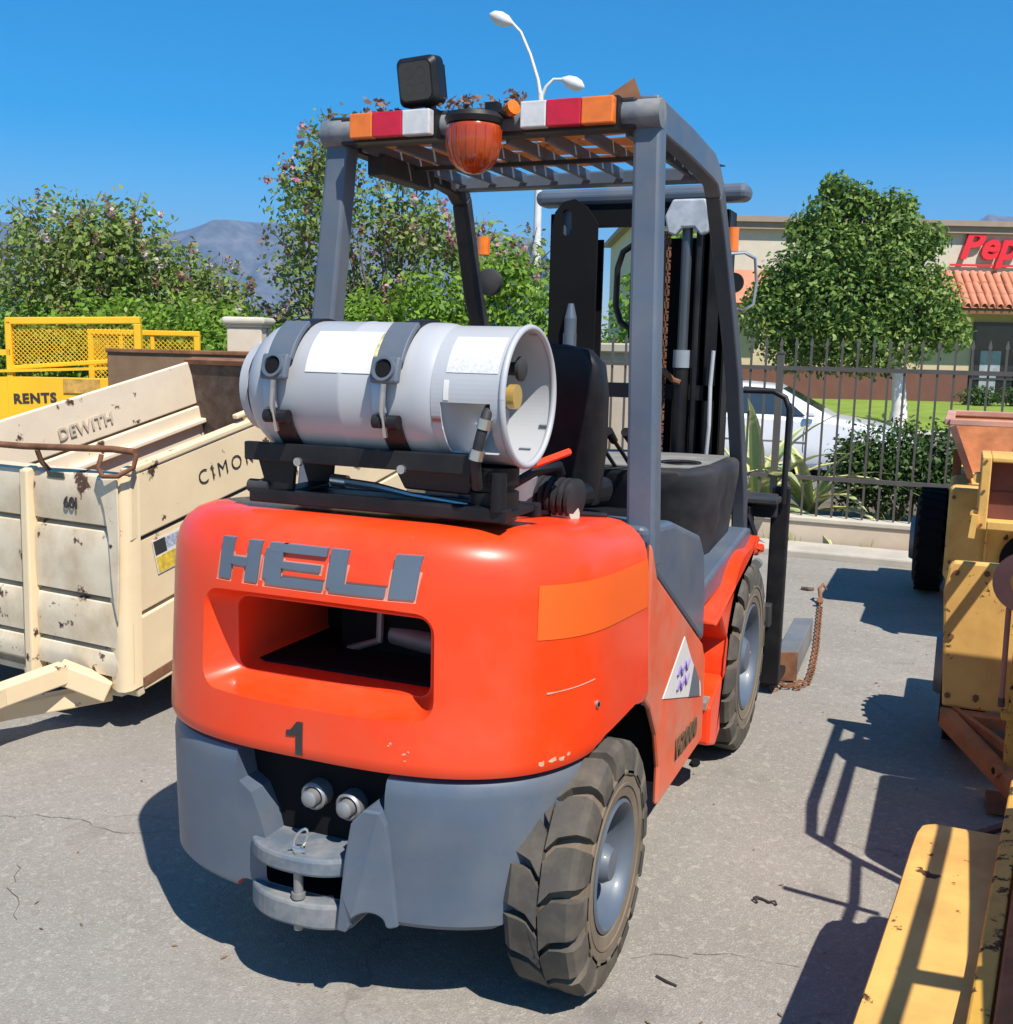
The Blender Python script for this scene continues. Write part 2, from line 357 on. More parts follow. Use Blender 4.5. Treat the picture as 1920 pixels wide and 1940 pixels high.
# ================================================================== SETTING
b = MB(); b.add([(-8000, -2000, -.5), (8000, -2000, -.5), (8000, 8000, -.5), (-8000, 8000, -.5)], [(0, 1, 2, 3)])
struct(b.build('ground', mat('dry_ground', (.28, .24, .18), .95, var=.2, vs=.05)))
b = MB(); b.box(-40, 30, -30, 5.72, -.45, 0)
struct(b.build('yard_pavement', asphalt))
b = MB()
for i in range(23): b.box(-40+i*3.05, -40+i*3.05+3.035, 5.725, 6.13, -.4, .055)
struct(b.build('kerb', concrete, bevel=.015))
b = MB(); b.box(-40, 30, 6.3, 9.0, -.45, .10)
struct(b.build('planting_bed', mat('planter_soil', (.13, .10, .065), .95, var=.3, vs=5, bump=.3)))
b = MB(); b.box(-60, 60, 9.0, 23.0, -.49, -.36)
struct(b.build('street', mat('street_asphalt', (.16, .15, .14), .9, var=.12, vs=1.5)))
b = MB(); b.box(-60, 60, 23.0, 24.3, -.48, -.22)
struct(b.build('far_pavement', concrete))
b = MB(); b.loft([[(-60, 24.3, -.25), (-60, 31, .12), (-60, 45, .12), (-60, 45, -.45), (-60, 24.3, -.45)], [(60, 24.3, -.25), (60, 31, .12), (60, 45, .12), (60, 45, -.45), (60, 24.3, -.45)]])
struct(b.build('lawn', mat('lawn_turf', (.17, .25, .025), .9, var=.2, vs=1.5, bump=.4, bs=30)))
# grass tufts along the foot of the low wall and in the bed
g = np.random.default_rng(3); b = MB()
def tuft(b, x, y, z, n, h, spread):
    for _ in range(n):
        a = g.uniform(0, 6.28); px, py = x+g.normal()*spread, y+g.normal()*spread*.5; hh = h*g.uniform(.5, 1.2); l = g.uniform(.1, .5)*hh
        dx, dy = math.cos(a), math.sin(a); ww = .004
        b.add([(px-dy*ww, py+dx*ww, z), (px+dy*ww, py-dx*ww, z), (px+dx*l*.5, py+dy*l*.5, z+hh*.65), (px+dx*l, py+dy*l, z+hh)], [(0, 1, 2), (0, 2, 3)])
for x in np.arange(-6.2, 1.6, .06): tuft(b, x, 6.55+g.normal()*.08, .10, 6, .13, .05)
for x in (-.02, .05, .12, .1, -.2, .7): tuft(b, x, 6.115, .055, 9, .07, .03)
tag(b.build('bed_grass', grass_m), kind='stuff')

# mountains, far off
def ridge(name, xs, ys, heights, depth, seed):
    gg = np.random.default_rng(seed); nx, ny = 150, 40; xi = np.linspace(0, 1, nx); V_ = []
    hx = np.interp(xi, np.linspace(0, 1, len(heights)), heights)
    n1 = sum(np.interp(xi, np.linspace(0, 1, k), gg.normal(size=k))*a for k, a in ((14, 22), (34, 13), (80, 8)))
    spur = [np.interp(xi, np.linspace(0, 1, k), gg.normal(size=k)) for k in (26, 60)]
    for j in range(ny):
        t = j/(ny-1); fall = 1-abs(2*t-1)**1.25
        for i in range(nx):
            s_ = (spur[0][i]*.16+spur[1][i]*.08)*(1-fall)*fall*3.2
            h = (hx[i]+n1[i])*max(0, fall+s_*fall)
            V_.append((xs[0]+(xs[1]-xs[0])*xi[i], ys[0]+(ys[1]-ys[0])*xi[i]+(t-.5)*depth+120*spur[0][i]*fall, h-5))
    F_ = [(j*nx+i, j*nx+i+1, (j+1)*nx+i+1, (j+1)*nx+i) for j in range(ny-1) for i in range(nx-1)]
    me = bpy.data.meshes.new(name); me.from_pydata(V_, [], F_); me.materials.append(mtn)
    o = bpy.data.objects.new(name, me); C.objects.link(o); return struct(o)
mtn = mat('mountain_scrub', (.085, .085, .06), .95, var=.35, vs=.008, dirt=(.30, .26, .22), da=.6, ds=.010)
ridge('mountain_range', (-6200, -2000), (3100, 5100), [520, 560, 480, 600, 575, 505, 560, 590, 640, 520], 1700, 5)
ridge('mountain_ridge', (-600, 2600), (5500, 5900), [430, 660, 765, 770, 740, 640], 1500, 8)

# ---- low wall, iron fence, pillar
t = thing('low_wall', 'low beige stucco wall under the iron fence', 'wall')
b = MB(); b.box(-14, 5, 6.17, 6.33, -.4, .20); b.build('wall_body', stucco, t, bevel=.008)
b = MB(); b.box(-14, 5, 6.155, 6.345, .20, .24); b.build('wall_cap', capstone, t, bevel=.008)
t = thing('iron_fence', 'brown iron picket fence with spear tips standing on the low beige wall', 'fence', (0, 6.25, .24))
for z in (.30, 1.14):
    b = MB(); b.box(-5.0, 3.6, -.018, .018, z-.016, z+.016); b.build('rail', iron, t)
pk = None
for i in range(76):
    x = -4.93+i*.1135
    if pk is None:
        b = MB(); b.box(-.008, .008, -.008, .008, -.02, 1.31)
        b.loft([[(-.008, -.008, 1.31), (.008, -.008, 1.31), (.008, .008, 1.31), (-.008, .008, 1.31)], [(-.014, -.006, 1.325), (.014, -.006, 1.325), (.014, .006, 1.325), (-.014, .006, 1.325)], [(-.002, -.002, 1.375), (.002, -.002, 1.375), (.002, .002, 1.375), (-.002, .002, 1.375)]])
        pk = b.build('picket', iron, t, loc=(x, 0, 0)); pk0 = pk
    else: dup(pk0, t, (x, 0, 0))
for x in (-2.6, 0.0, 2.6):
    b = MB(); b.box(-.025, .025, -.025, .025, -.02, 1.25); b.box(-.03, .03, -.03, .03, 1.25, 1.265); b.build('post', iron, t, loc=(x-.05, .001, 0))
t = thing('gate_pillar', 'beige stucco pillar with a round-edged cap at the end of the fence', 'pillar', (-4.98, 6.18, 0), (0, 0, .35))
b = MB(); b.box(-.165, .165, -.165, .165, -.3, 1.62); b.build('shaft', stucco, t, bevel=.015)
b = MB(); b.box(-.175, .175, -.175, .175, 1.62, 1.645); b.build('neck', stucco, t, bevel=.006)
b = MB(); b.box(-.205, .205, -.205, .205, 1.645, 1.715); b.build('cap', capstone, t, bevel=.03, seg=3)
t = thing('boundary_wall', 'pale block wall with a dark capping seen between the mast rails', 'wall', (-2.6, 9.6, -.3))
b = MB(); b.box(-1.6, 1.2, 0, .2, 0, 1.75); b.build('wall_body', stucco, t)
b = MB(); b.box(-1.65, 1.25, -.05, .25, 1.75, 1.86); b.build('wall_cap', capstone, t, bevel=.02)

# ---- store
E1 = Vector((.922, .387, 0)).normalized(); ang = math.atan2(E1.y, E1.x)
t = thing('store_building', 'beige store with red lettering and a tiled canopy across the street', 'store', (.25, 32.95, -.2), (0, 0, ang))
b = MB(); b.box(-9, 9, 0, 9, 0, 5.5); b.build('wall', storewall, t)
b = MB(); b.box(-9.25, 9.25, -.30, 9.2, 5.5, 5.66); b.box(-9.15, 9.15, -.2, 0, 5.30, 5.5); b.build('cornice', cornice_m, t)  # brown of the lower band paints in the shade under the cap
b = MB(); b.box(-9, 9, -.06, 0, 1.25, 3.0); b.build('lower_wall', storelow, t)
b = MB(); b.box(-9, 1.15, -.12, 0, 0, 1.25); b.box(4.2, 9, -.12, 0, 0, 1.25); b.build('dado', dado, t)
b = MB(); b.box(.05, 6.05, -1.0, -.9, 2.93, 3.1); b.box(.05, 6.05, -.95, -.05, 2.96, 3.06); b.build('canopy_soffit', mat('brown_soffit', (.2, .09, .045), .8), t)
b = MB(); b.add([(0, -1.05, 3.10), (6.1, -1.05, 3.10), (6.1, 0, 4.12), (0, 0, 4.12), (0, 0, 3.1), (6.1, 0, 3.1)], [(0, 1, 2, 3), (0, 3, 4), (1, 5, 2), (0, 4, 5, 1), (3, 2, 5, 4)])
roof = b.build('canopy_roof', tile_m, t)
b = MB(); rings = []
for d, r_ in ((0, .115), (.55, .095)):
    rings.append([(r_*math.cos(a), d*.717, d*.697+r_*math.sin(a)*1.1+.0) for a in np.linspace(0, math.pi, 7)])
b.loft(rings, False, False, False); b.loft([[(x*.86, y, z-.012) for x, y, z in r_] for r_ in rings], False, False, False); b.loft([rings[0], [(x*.86, y, z-.012) for x, y, z in rings[0]]], False, False, False)
tile = None
for row in range(3):
    for k in range(26):
        x = .12+k*.235+g.normal()*.006; loc = (x, -1.09+row*.345, 3.105+row*.335+g.normal()*.006)
        if tile is None: tile = b.build('roof_tile', tile_m, roof, smooth=50, loc=loc)
        else: dup(tile, roof, loc, (0, 0, g.normal()*.02))
b = MB(); b.box(1.30, 3.9, -.075, -.062, .05, 2.62); dg_ = b.build('shopfront_glass', doorglass, t)
b = MB()
for x in (1.22, 2.55, 3.9): b.box(x, x+.08, -.13, -.0, 0, 2.68)
b.box(1.22, 3.98, -.128, 0, 2.62, 2.72); b.box(1.3, 3.9, -.11, -.06, 1.0, 1.06); b.build('shopfront_frame', mat('dark_bronze_frame', (.05, .045, .04), .4), t)
for x0, z0, w_, h_ in ((1.5, 1.25, .62, .62), (1.52, .62, .5, .5), (2.8, 1.4, .5, .7)):
    b = MB(); b.box(x0, x0+w_, -.082, -.077, z0, z0+h_); p_ = b.build('notice', mat('grey_notice', (.30, .32, .34), .6, var=.25, vs=7), t)
# sign lettering: visible letters
lettering('sign_letters', 'Pep', 1.12, signred, t, (1.42, -.10, 4.93), (1, 0, 0), (0, 0, 1), depth=.14, offset=.035, shear=.28, space=1.02)
b = MB(); b.box(.35, 2.6, -.09, -.05, 4.36, 4.42); b.build('sign_underline', signred, t)
# second canopy further along the facade
b = MB(); b.add([(-8.6, -1.05, 3.10), (-4.9, -1.05, 3.10), (-4.9, 0, 4.12), (-8.6, 0, 4.12), (-8.6, 0, 3.1), (-4.9, 0, 3.1)], [(0, 1, 2, 3), (0, 3, 4), (1, 5, 2), (0, 4, 5, 1), (3, 2, 5, 4)])
b.build('canopy_roof', tile_m, t)

# ---- street lamp
t = thing('street_lamp', 'white street lamp with one long and one short curved arm', 'street lamp', (-7.15, 19.0, -.36))
b = MB(); b.tube([(0, 0, 0), (0, 0, 3.0), (0, 0, 6.98)], [.12, .09, .06], 14); b.build('pole', lamp_m, t, smooth=40)
b = MB(); b.tube([(0, 0, 6.9), (-.08, .02, 7.25), (-.26, .02, 7.75), (-.48, .02, 8.2), (-.70, .02, 8.42)], [.045, .036, .032, .03, .03], 10); b.build('arm', lamp_m, t, smooth=40)
b = MB(); b.tube([(0, 0, 6.85), (.10, .03, 7.1), (.25, .06, 7.24), (.42, .12, 7.24)], [.045, .036, .032, .03], 10); b.build('arm', lamp_m, t, smooth=40)
def lamp_head(p, d, L_):
    d = Vector(d).normalized(); p = Vector(p)
    b = MB(); prof = [(0, .035), (.08, .06), (.25, .115), (.55, .14), (.8, .11), (.95, .045), (1, .005)]
    b.lathe([(s*L_, r_*1.0) for s, r_ in prof], p, d, 16, True, True); return b.build('lamp_head', lamp_m, t, smooth=50)
lamp_head((-.66, .02, 8.38), (-1, -.15, .42), .55); lamp_head((.40, .12, 7.25), (1, .3, -.38), .5)

# ---- white car in the street
t = thing('parked_car', 'white sedan on the street behind the iron fence', 'car', (-1.62, 14.9, -.42), (0, 0, R(4)))
def sect(x, zb, zw, zt, wb, ww, wt, belt=None):
    half = [(wb, zb), (ww*.99, zb+.1), (ww, (zb+zw)/2), (ww*.985, zw-.03), (ww*.95, zw), (wt, zt-.02), (wt*.8, zt)]
    return [(x, -y, z) for y, z in half]+[(x, y, z) for y, z in reversed(half)]
st = [(-2.35, .42, .72, .80, .55, .70, .55), (-2.28, .30, .84, .94, .7, .80, .62), (-1.9, .24, .93, 1.0, .8, .88, .66), (-1.55, .22, .95, 1.06, .82, .9, .66), (-.95, .2, .97, 1.40, .83, .91, .58),
      (-.3, .2, .96, 1.455, .83, .91, .60), (.25, .2, .95, 1.42, .83, .91, .60), (.95, .2, .93, 1.05, .83, .9, .70), (1.1, .2, .92, .97, .83, .9, .72), (1.7, .22, .85, .88, .82, .88, .66), (2.15, .28, .72, .76, .74, .80, .6), (2.33, .36, .58, .62, .55, .64, .45)]
b = MB(); b.loft([sect(*s) for s in st], True, True)
body = b.build('body', carwhite, t, smooth=40)
cut = []
for x in (-1.42, 1.43):
    for s_ in (-1, 1):
        c = MB(); c.cyl((x, s_*.6, .33), (x, s_*1.2, .33), .37, n=28); cut.append(c.build('cutter', blackmatte))
boolean(body, cut); smooth(body, 40)
def glass(pts, nm='window'):
    b = MB(); c = sum((Vector(p) for p in pts), Vector())/len(pts)
    nrm = (Vector(pts[1])-Vector(pts[0])).cross(Vector(pts[2])-Vector(pts[0])).normalized()
    if nrm.dot(c-Vector((0, 0, .6))) < 0: nrm = -nrm
    b.add([Vector(p)+nrm*.012 for p in pts]+[Vector(p)-nrm*.02 for p in pts], [tuple(range(len(pts))), tuple(range(2*len(pts)-1, len(pts)-1, -1))]+[(i, (i+1) % len(pts), len(pts)+(i+1) % len(pts), len(pts)+i) for i in range(len(pts))])
    return b.build(nm, carglass, t)
for s_ in (-1, 1):
    glass([(-1.28, s_*.845, 1.02), (-.33, s_*.845, 1.005), (-.33, s_*.635, 1.39), (-.83, s_*.635, 1.35)])
    glass([(-.24, s_*.845, 1.005), (.70, s_*.83, .99), (.22, s_*.64, 1.37), (-.24, s_*.635, 1.39)])
glass([(.33, -.52, 1.37), (.33, .52, 1.37), (.92, .64, 1.055), (.92, -.64, 1.055)], 'windscreen')
glass([(-.98, -.5, 1.36), (-.98, .5, 1.36), (-1.5, .58, 1.08), (-1.5, -.58, 1.08)], 'rear_window')
wh = None
for x in (-1.42, 1.43):
    for s_ in (-1, 1):
        b = MB(); b.lathe([(0, .2), (.0, .30), (.03, .33), (.17, .33), (.2, .3), (.2, .2)], (0, -.1, 0), (0, 1, 0), 26, True, True)
        w_ = b.build('wheel', rubber, t, smooth=40, loc=(x, s_*.80, .33))
        b = MB()
        b.lathe([(.012*0, .215), (-.012, .2), (.02, .18), (.02, .05), (-.005, .04)], (0, s_*.1, 0), (0, s_, 0), 26, True, True)
        for k in range(5): b.bar((0, s_*.115, 0), (.2*math.cos(k*1.2566), s_*.115, .2*math.sin(k*1.2566)), .05, .025, (0, 1, 0))
        b.build('rim', chrome, w_, smooth=40)
for s_ in (-1, 1):
    for x in (-1.0, -.28, .72):
        b = MB(); b.tube([(x, s_*.868, .93), (x-.02, s_*.905, .75), (x-.02, s_*.905, .5), (x, s_*.875, .32)], .006, 5); b.build('door_gap', carglass, t)
    b = MB(); b.tube([(-1.0, s_*.908, .62), (.75, s_*.903, .60)], .014, 6); b.build('side_moulding', MATS['grey_steel'], t)
    for x in (-.82, -.08):
        b = MB(); b.box(x, x+.16, s_*.905-.012, s_*.905+.012, .80, .83); b.build('door_handle', carwhite, t)
b = MB(); b.cyl((2.02, -.72, .68), (2.1, -.74, .66), .09); b.build('headlight', clearlens, t)
b = MB(); b.box(.72, .86, -.98, -.88, .98, 1.08); b.build('door_mirror', carwhite, t, bevel=.03)

# ---- plants
def tree(name, label, cat, base, trunk, crown, leafsize, m_, group=None, extra=(), bark_m=None, seed=0):
    t = thing(name, label, cat, base, group=group)
    b = MB()
    for path, r_ in trunk: b.tube(path, r_, 9)
    b.build('trunk', bark_m or bark, t, smooth=50)
    foliage('crown', crown, leafsize, m_, t, seed)
    for i, (nm, bl, sz, mm) in enumerate(extra): foliage(nm, bl, sz, mm, t, seed+50+i, aspect=.8)
    return t
def blobs_shell(blobs, n, r_, seed):
    """small clusters sitting on the outside of the crown's blobs, more of them on top"""
    gg = np.random.default_rng(seed); out = []
    for c, rd, k in blobs:
        for _ in range(int(n)):
            d = gg.normal(size=3); d[2] = abs(d[2])*.9-.15; d /= np.linalg.norm(d); out.append((tuple(np.array(c)+d*np.array(rd)*gg.uniform(.8, 1.15)), (r_*gg.uniform(.6, 1.3),)*2+(r_*1.6,), 14))
    return out
# round tree with whitewashed trunk, on the store lawn
cb = [((-1.35, 0, 2.9), (1.6, 1.6, 1.1), 2700), ((-1.7, 0, 3.9), (1.2, 1.2, .95), 2000), ((-1.75, .1, 4.85), (.75, .8, .7), 1000), ((-.6, 0, 3.9), (1.2, 1.2, 1.0), 2000), ((.25, 0, 3.0), (1.05, 1.1, .95), 1700), ((-2.7, 0, 2.6), (1.15, 1.2, .9), 1700),
      ((-2.7, 0, 3.4), (.8, .9, .75), 900), ((-.75, -.2, 2.0), (1.5, 1.3, .85), 2000), ((-2.2, .1, 1.9), (1.2, 1.2, .7), 1300), ((-.45, 0, 4.65), (.7, .7, .65), 800), ((-1.75, 0, 5.55), (.42, .4, .4), 260), ((.85, 0, 2.3), (.7, .8, .6), 600), ((-1.25, 0, 5.3), (.4, .4, .4), 260), ((-.40, 0, 5.1), (.5, .45, .42), 330), ((-1.08, 0, 5.15), (.45, .4, .38), 280), ((.35, 0, 4.35), (.5, .5, .45), 330), ((-2.45, 0, 4.6), (.45, .5, .5), 330), ((-3.3, 0, 3.0), (.5, .5, .5), 330)]
tree('round_tree', 'round leafy tree with a whitewashed trunk in front of the store', 'tree', (-.1, 24.5, -.25),
     [([(0, 0, 0), (.02, 0, .5), (-.05, 0, 1.2), (-.3, 0, 2.0), (-.7, 0, 3.2), (-1.1, 0, 4.4)], [.24, .18, .15, .12, .09, .04]), ([(-.1, 0, 1.4), (.2, .1, 2.3), (.45, .1, 3.2)], [.09, .06, .03]), ([(-.2, 0, 1.7), (-1.1, -.2, 2.4), (-2.1, -.2, 3.0)], [.09, .06, .03])],
     [(c, r_, int(n*1.9)) for c, r_, n in cb], .135, leaf_tree, bark_m=whitebark, seed=11)
# crape myrtles
def crape(base, blobs, seed, label, group, pink=flower_pink, nf=7, size=.085, leaf=None):
    t = thing('crape_myrtle', label, 'tree', base, group=group)
    gg = np.random.default_rng(seed); b = MB()
    for c, rd, n in blobs:
        for k in range(3):
            e = np.array(c)+gg.normal(size=3)*np.array(rd)*.45; mid = e*.5+gg.normal(size=3)*.08
            b.tube([(gg.normal()*.06, gg.normal()*.06, 0), tuple(mid), tuple(e)], [.035, .022, .008], 6)
        for k in range(7):   # long shoots sticking out of the crown
            d = gg.normal(size=3); d[2] = abs(d[2])+.3; d /= np.linalg.norm(d); c_ = np.array(c)
            b.tube([tuple(c_+d*np.array(rd)*.3), tuple(c_+d*np.array(rd)*1.12)], [.008, .004], 4)
    b.build('trunk', bark, t, smooth=50)
    foliage('crown', [(c, r_, int(n*1.9)) for c, r_, n in blobs], size*.76, leaf or leaf_olive, t, seed)
    tag(foliage('blossom', blobs_shell(blobs, nf, .055, seed+1), .05, pink, t, seed+2, aspect=.9), kind='stuff')
    tag(foliage('seed_heads', blobs_shell(blobs, nf*(1.5 if pink is flower_pink else .8), .06, seed+3), .05, seed_brown, t, seed+4, aspect=.8), kind='stuff')
    return t
crape((-4.9, 8.7, .1), [((-.75, -.3, 2.9), (.62, .6, .6), 620), ((-.95, -.3, 2.25), (.5, .5, .5), 420), ((-.55, -.25, 3.55), (.42, .4, .42), 260), ((.05, 0, 2.75), (.62, .6, .55), 620), ((.5, .1, 2.55), (.55, .5, .5), 480), ((1.05, .3, 2.35), (.5, .5, .45), 400), ((1.5, .5, 2.2), (.45, .45, .5), 340), ((-.1, 0, 1.9), (.9, .6, .5), 800), ((-.9, -.3, 1.55), (.42, .4, .5), 330), ((-1.0, -.2, 3.2), (.3, .3, .3), 110), ((.25, 0, 3.3), (.3, .3, .28), 110)],
      21, 'tall loose crape myrtle with pink tips and brown seed heads behind the forklift roof', None, nf=6, size=.10)
crape((-9.1, 8.1, .1), [((0, 0, 2.35), (1.1, .8, .8), 2300), ((.75, .1, 2.4), (.7, .6, .7), 1100), ((-.6, 0, 1.6), (.9, .8, .9), 1500), ((.5, 0, 1.5), (.9, .7, .8), 1500)],
      31, 'broad crape myrtle with pale blossom at the far end of the green hedge', None, pink=flower_pale, nf=15, size=.11)
crape((-7.75, 8.6, .1), [((-.1, 0, 2.0), (.75, .6, .6), 1100), ((.45, .1, 1.75), (.6, .5, .6), 800), ((0, 0, 1.2), (.9, .6, .6), 1100)],
      41, 'lower olive crape myrtle with brown seed heads nearer the pillar', None, pink=flower_pale, nf=9, size=.11)
def shrub(label, base, blobs, size, m_, seed, name='shrub', cat='shrub', group=None):
    t = thing(name, label, cat, base, group=group); b = MB(); gg = np.random.default_rng(seed)
    for c, rd, n in blobs:
        for k in range(3): b.tube([(c[0]*.4+gg.normal()*.05, c[1]*.4, 0), (c[0]*.8+gg.normal()*.1, c[1], c[2]*.6), (c[0]+gg.normal()*.15, c[1], c[2])], [.02, .014, .006], 5)
    b.build('stems', bark, t); foliage('foliage', [(c, r_, int(n*1.7)) for c, r_, n in blobs], size*.78, m_, t, seed); return t
shrub('yellow-green bushy tree between the tall crape myrtle and the pillar', (-6.6, 9.3, .1), [((-.2, 0, 1.35), (.6, .6, .6), 800), ((.3, .1, .9), (.6, .5, .6), 700), ((-.4, 0, 1.0), (.6, .5, .8), 700)], .11, leaf_olive, 51)
shrub('dark green bush just behind the pillar', (-5.9, 9.6, .1), [((.1, 0, 1.4), (.5, .5, .5), 700), ((.5, 0, 1.1), (.5, .5, .7), 600)], .10, leaf_dark, 52)
shrub('bright green hedge along the fence behind the yellow basket', (-7.7, 7.5, .1), [((x, 0, z), (.55, .45, .5), 700) for x, z in ((-2.3, 1.2), (-1.7, 1.35), (-1.1, 1.25), (-.5, 1.4), (.1, 1.45), (.7, 1.4), (1.3, 1.4), (1.8, 1.2))]+[((x, 0, .5), (.6, .4, .45), 400) for x in (-2.2, -1.2, -.2, .8, 1.7)], .10, leaf_bright, 53, 'hedge', 'hedge')
shrub('bright green leafy shrub seen under the left of the forklift roof', (-4.4, 7.9, .1), [((-.3, 0, 1.45), (.5, .4, .55), 900), ((.35, .1, 1.7), (.5, .4, .5), 900), ((0, 0, .8), (.8, .4, .7), 900)], .10, leaf_bright, 54)
shrub('bright green leafy shrub seen left of the mast', (-3.25, 8.4, .1), [((-.35, 0, 1.75), (.5, .4, .5), 900), ((.35, 0, 1.6), (.5, .4, .55), 900), ((0, 0, .9), (.8, .4, .7), 900), ((-.1, 0, 2.15), (.4, .35, .35), 400)], .10, leaf_bright, 55)
shrub('pale green tree seen between the mast rails', (-2.75, 12.3, -.3), [((0, 0, 2.2), (.7, .6, .8), 900), ((.3, 0, 3.0), (.5, .5, .6), 500), ((-.4, 0, 1.6), (.7, .6, .7), 600)], .12, leaf_bright, 56)
shrub('dark clipped hedge behind the fence beside the agaves', (.85, 7.15, .1), [((-.35, -.05, .45), (.27, .3, .38), 1100), ((-.05, 0, .48), (.33, .32, .42), 1500), ((.3, .05, .47), (.36, .34, .42), 1500), ((.75, .1, .45), (.4, .35, .38), 1200), ((1.3, .1, .45), (.5, .35, .38), 800)], .062, leaf_dark, 57, 'hedge', 'hedge')
shrub('low dark green shrubs at the foot of the store glass', (2.3, 31.2, .1), [((-.6, 0, .25), (.6, .4, .35), 500), ((.5, .2, .3), (.7, .4, .4), 500), ((1.5, .4, .3), (.7, .4, .4), 500)], .13, leaf_dark, 58)
def agave(label, base, n, L0, seed, group):
    t = thing('agave', label, 'agave', base, group=group); gg = np.random.default_rng(seed)
    for k in range(n):
        a = k*2.399+gg.normal()*.15; up = .45+.98*(1-k/n)+gg.normal()*.05; L_ = L0*gg.uniform(.8, 1.1); wd = .062*gg.uniform(.85, 1.15); N = 7
        cen, wl = [], []
        p_ = Vector((0, 0, .05)); th = up
        for i in range(N+1):
            s_ = i/N; cen.append(p_.copy()); wl.append(wd*(1-s_**2.2)*(0.55+1.2*s_*(1-s_)*2)); p_ = p_+Vector((math.cos(a)*math.cos(th), math.sin(a)*math.cos(th), math.sin(th)))*(L_/N); th -= .16+.05*k/n
        side = Vector((-math.sin(a), math.cos(a), 0)); b = MB(); vs_ = []
        for c_, w__ in zip(cen, wl): vs_ += [c_-side*w__+Vector((0, 0, w__*.35)), c_-side*w__*.55+Vector((0, 0, w__*.12)), c_, c_+side*w__*.55+Vector((0, 0, w__*.12)), c_+side*w__+Vector((0, 0, w__*.35))]
        fs = []; mi = []
        b.v = [tuple(v) for v in vs_]
        for i in range(N):
            for j in range(4): b.f.append((i*5+j, i*5+j+1, i*5+j+6, i*5+j+5)); b.mi.append(1 if j in (0, 3) else 0)
        b.build('leaf', [agave_m, agave_y], t, smooth=60)
    return t
agave('larger yellow-edged agave behind the fence, next to the mast', (-.25, 6.72, .1), 19, 1.32, 61, None)
agave('smaller yellow-edged agave between the larger agave and the dark hedge', (.16, 6.85, .1), 15, .92, 62, None)

# ================================================================== FORKLIFT
fk = thing('forklift', 'orange and grey forklift truck seen from behind, with a gas bottle strapped on its counterweight', 'forklift')
NSE = 2.9
def plan(d, n=64, yf=.36, dr=0.):
    """half-rounded plan of the counterweight inset by d, from left front round the rear to right front"""
    a, b_ = .57-d, .49-d-dr; out = [(-a, yf), (-a, .23)]
    for i in range(n+1):
        th = math.pi+math.pi*i/n; cx, sx = math.cos(th), math.sin(th)
        out.append((a*math.copysign(abs(cx)**(2/NSE), cx), .10-b_*abs(sx)**(2/NSE)))
    return out+[(a, .23), (a, yf)]
def rear_y(x, z):
    d = max(0, (z-.62)*.045) if z < .95 else .015; a, b_ = .57-d, .49-d
    return .10-b_*max(0., 1-abs(x/a)**NSE)**(1/NSE)
def cw_rings(sections, slope=True):
    out = []
    for z, d in sections:
        k = max(0, min(1, (z-.9)/.2)) if slope else 0
        out.append([(x, y, z-k*.065*(y+.39)/.75) for x, y in plan(d)])
    return out
secs = [(.59, .006), (.605, 0), (.62, 0), (.70, .0036), (.80, .008), (.90, .0126), (.96, .015), (1.02, .019), (1.06, .028), (1.09, .043), (1.112, .066), (1.125, .095), (1.13, .13)]
b = MB(); b.loft(cw_rings(secs)); cw = b.build('counterweight', orange, fk)
def rrect(x0, x1, z0, z1, r_, n=5):
    out = []
    for cx, cz, a0 in ((x1-r_, z1-r_, 0), (x0+r_, z1-r_, 90), (x0+r_, z0+r_, 180), (x1-r_, z0+r_, 270)):
        for i in range(n+1):
            a = R(a0+90*i/n); out.append((cx+r_*math.cos(a), cz+r_*math.sin(a)))
    return out
ARCH = [(-.45, .1), (-.305, .20), (-.285, .245), (-.09, .565), (-.05, .60), (0, .612), (.24, .612), (.33, .59), (.42, .53), (.50, .43), (.545, .32), (.55, .1)]
def arch_cut(xa, xb):
    b = MB(); b.prism(ARCH if xa > 0 else [(-.12, .1), (-.12, .245), (-.07, .55)]+ARCH[4:], YZ, xa, xb); return b.build('cutter', blackmatte)
ringsO = []
for y, x, z0, z1, r_ in ((-.55, .352, .672, 1.0, .055), (-.415, .318, .700, .963, .05), (-.36, .301, .713, .945, .045), (-.285, .262, .731, .918, .035), (-.28, .255, .735, .915, .033)):
    ringsO.append([(px, y, pz) for px, pz in rrect(-x, x, z0, z1, r_)])
b = MB(); b.loft(ringsO); c1 = b.build('cutter', orange)
b = MB(); b.loft([[(px, y, pz) for px, pz in rrect(-.253, .253, .737, .913, .03)] for y in (-.30, .22)]); c2 = b.build('cutter', orange)
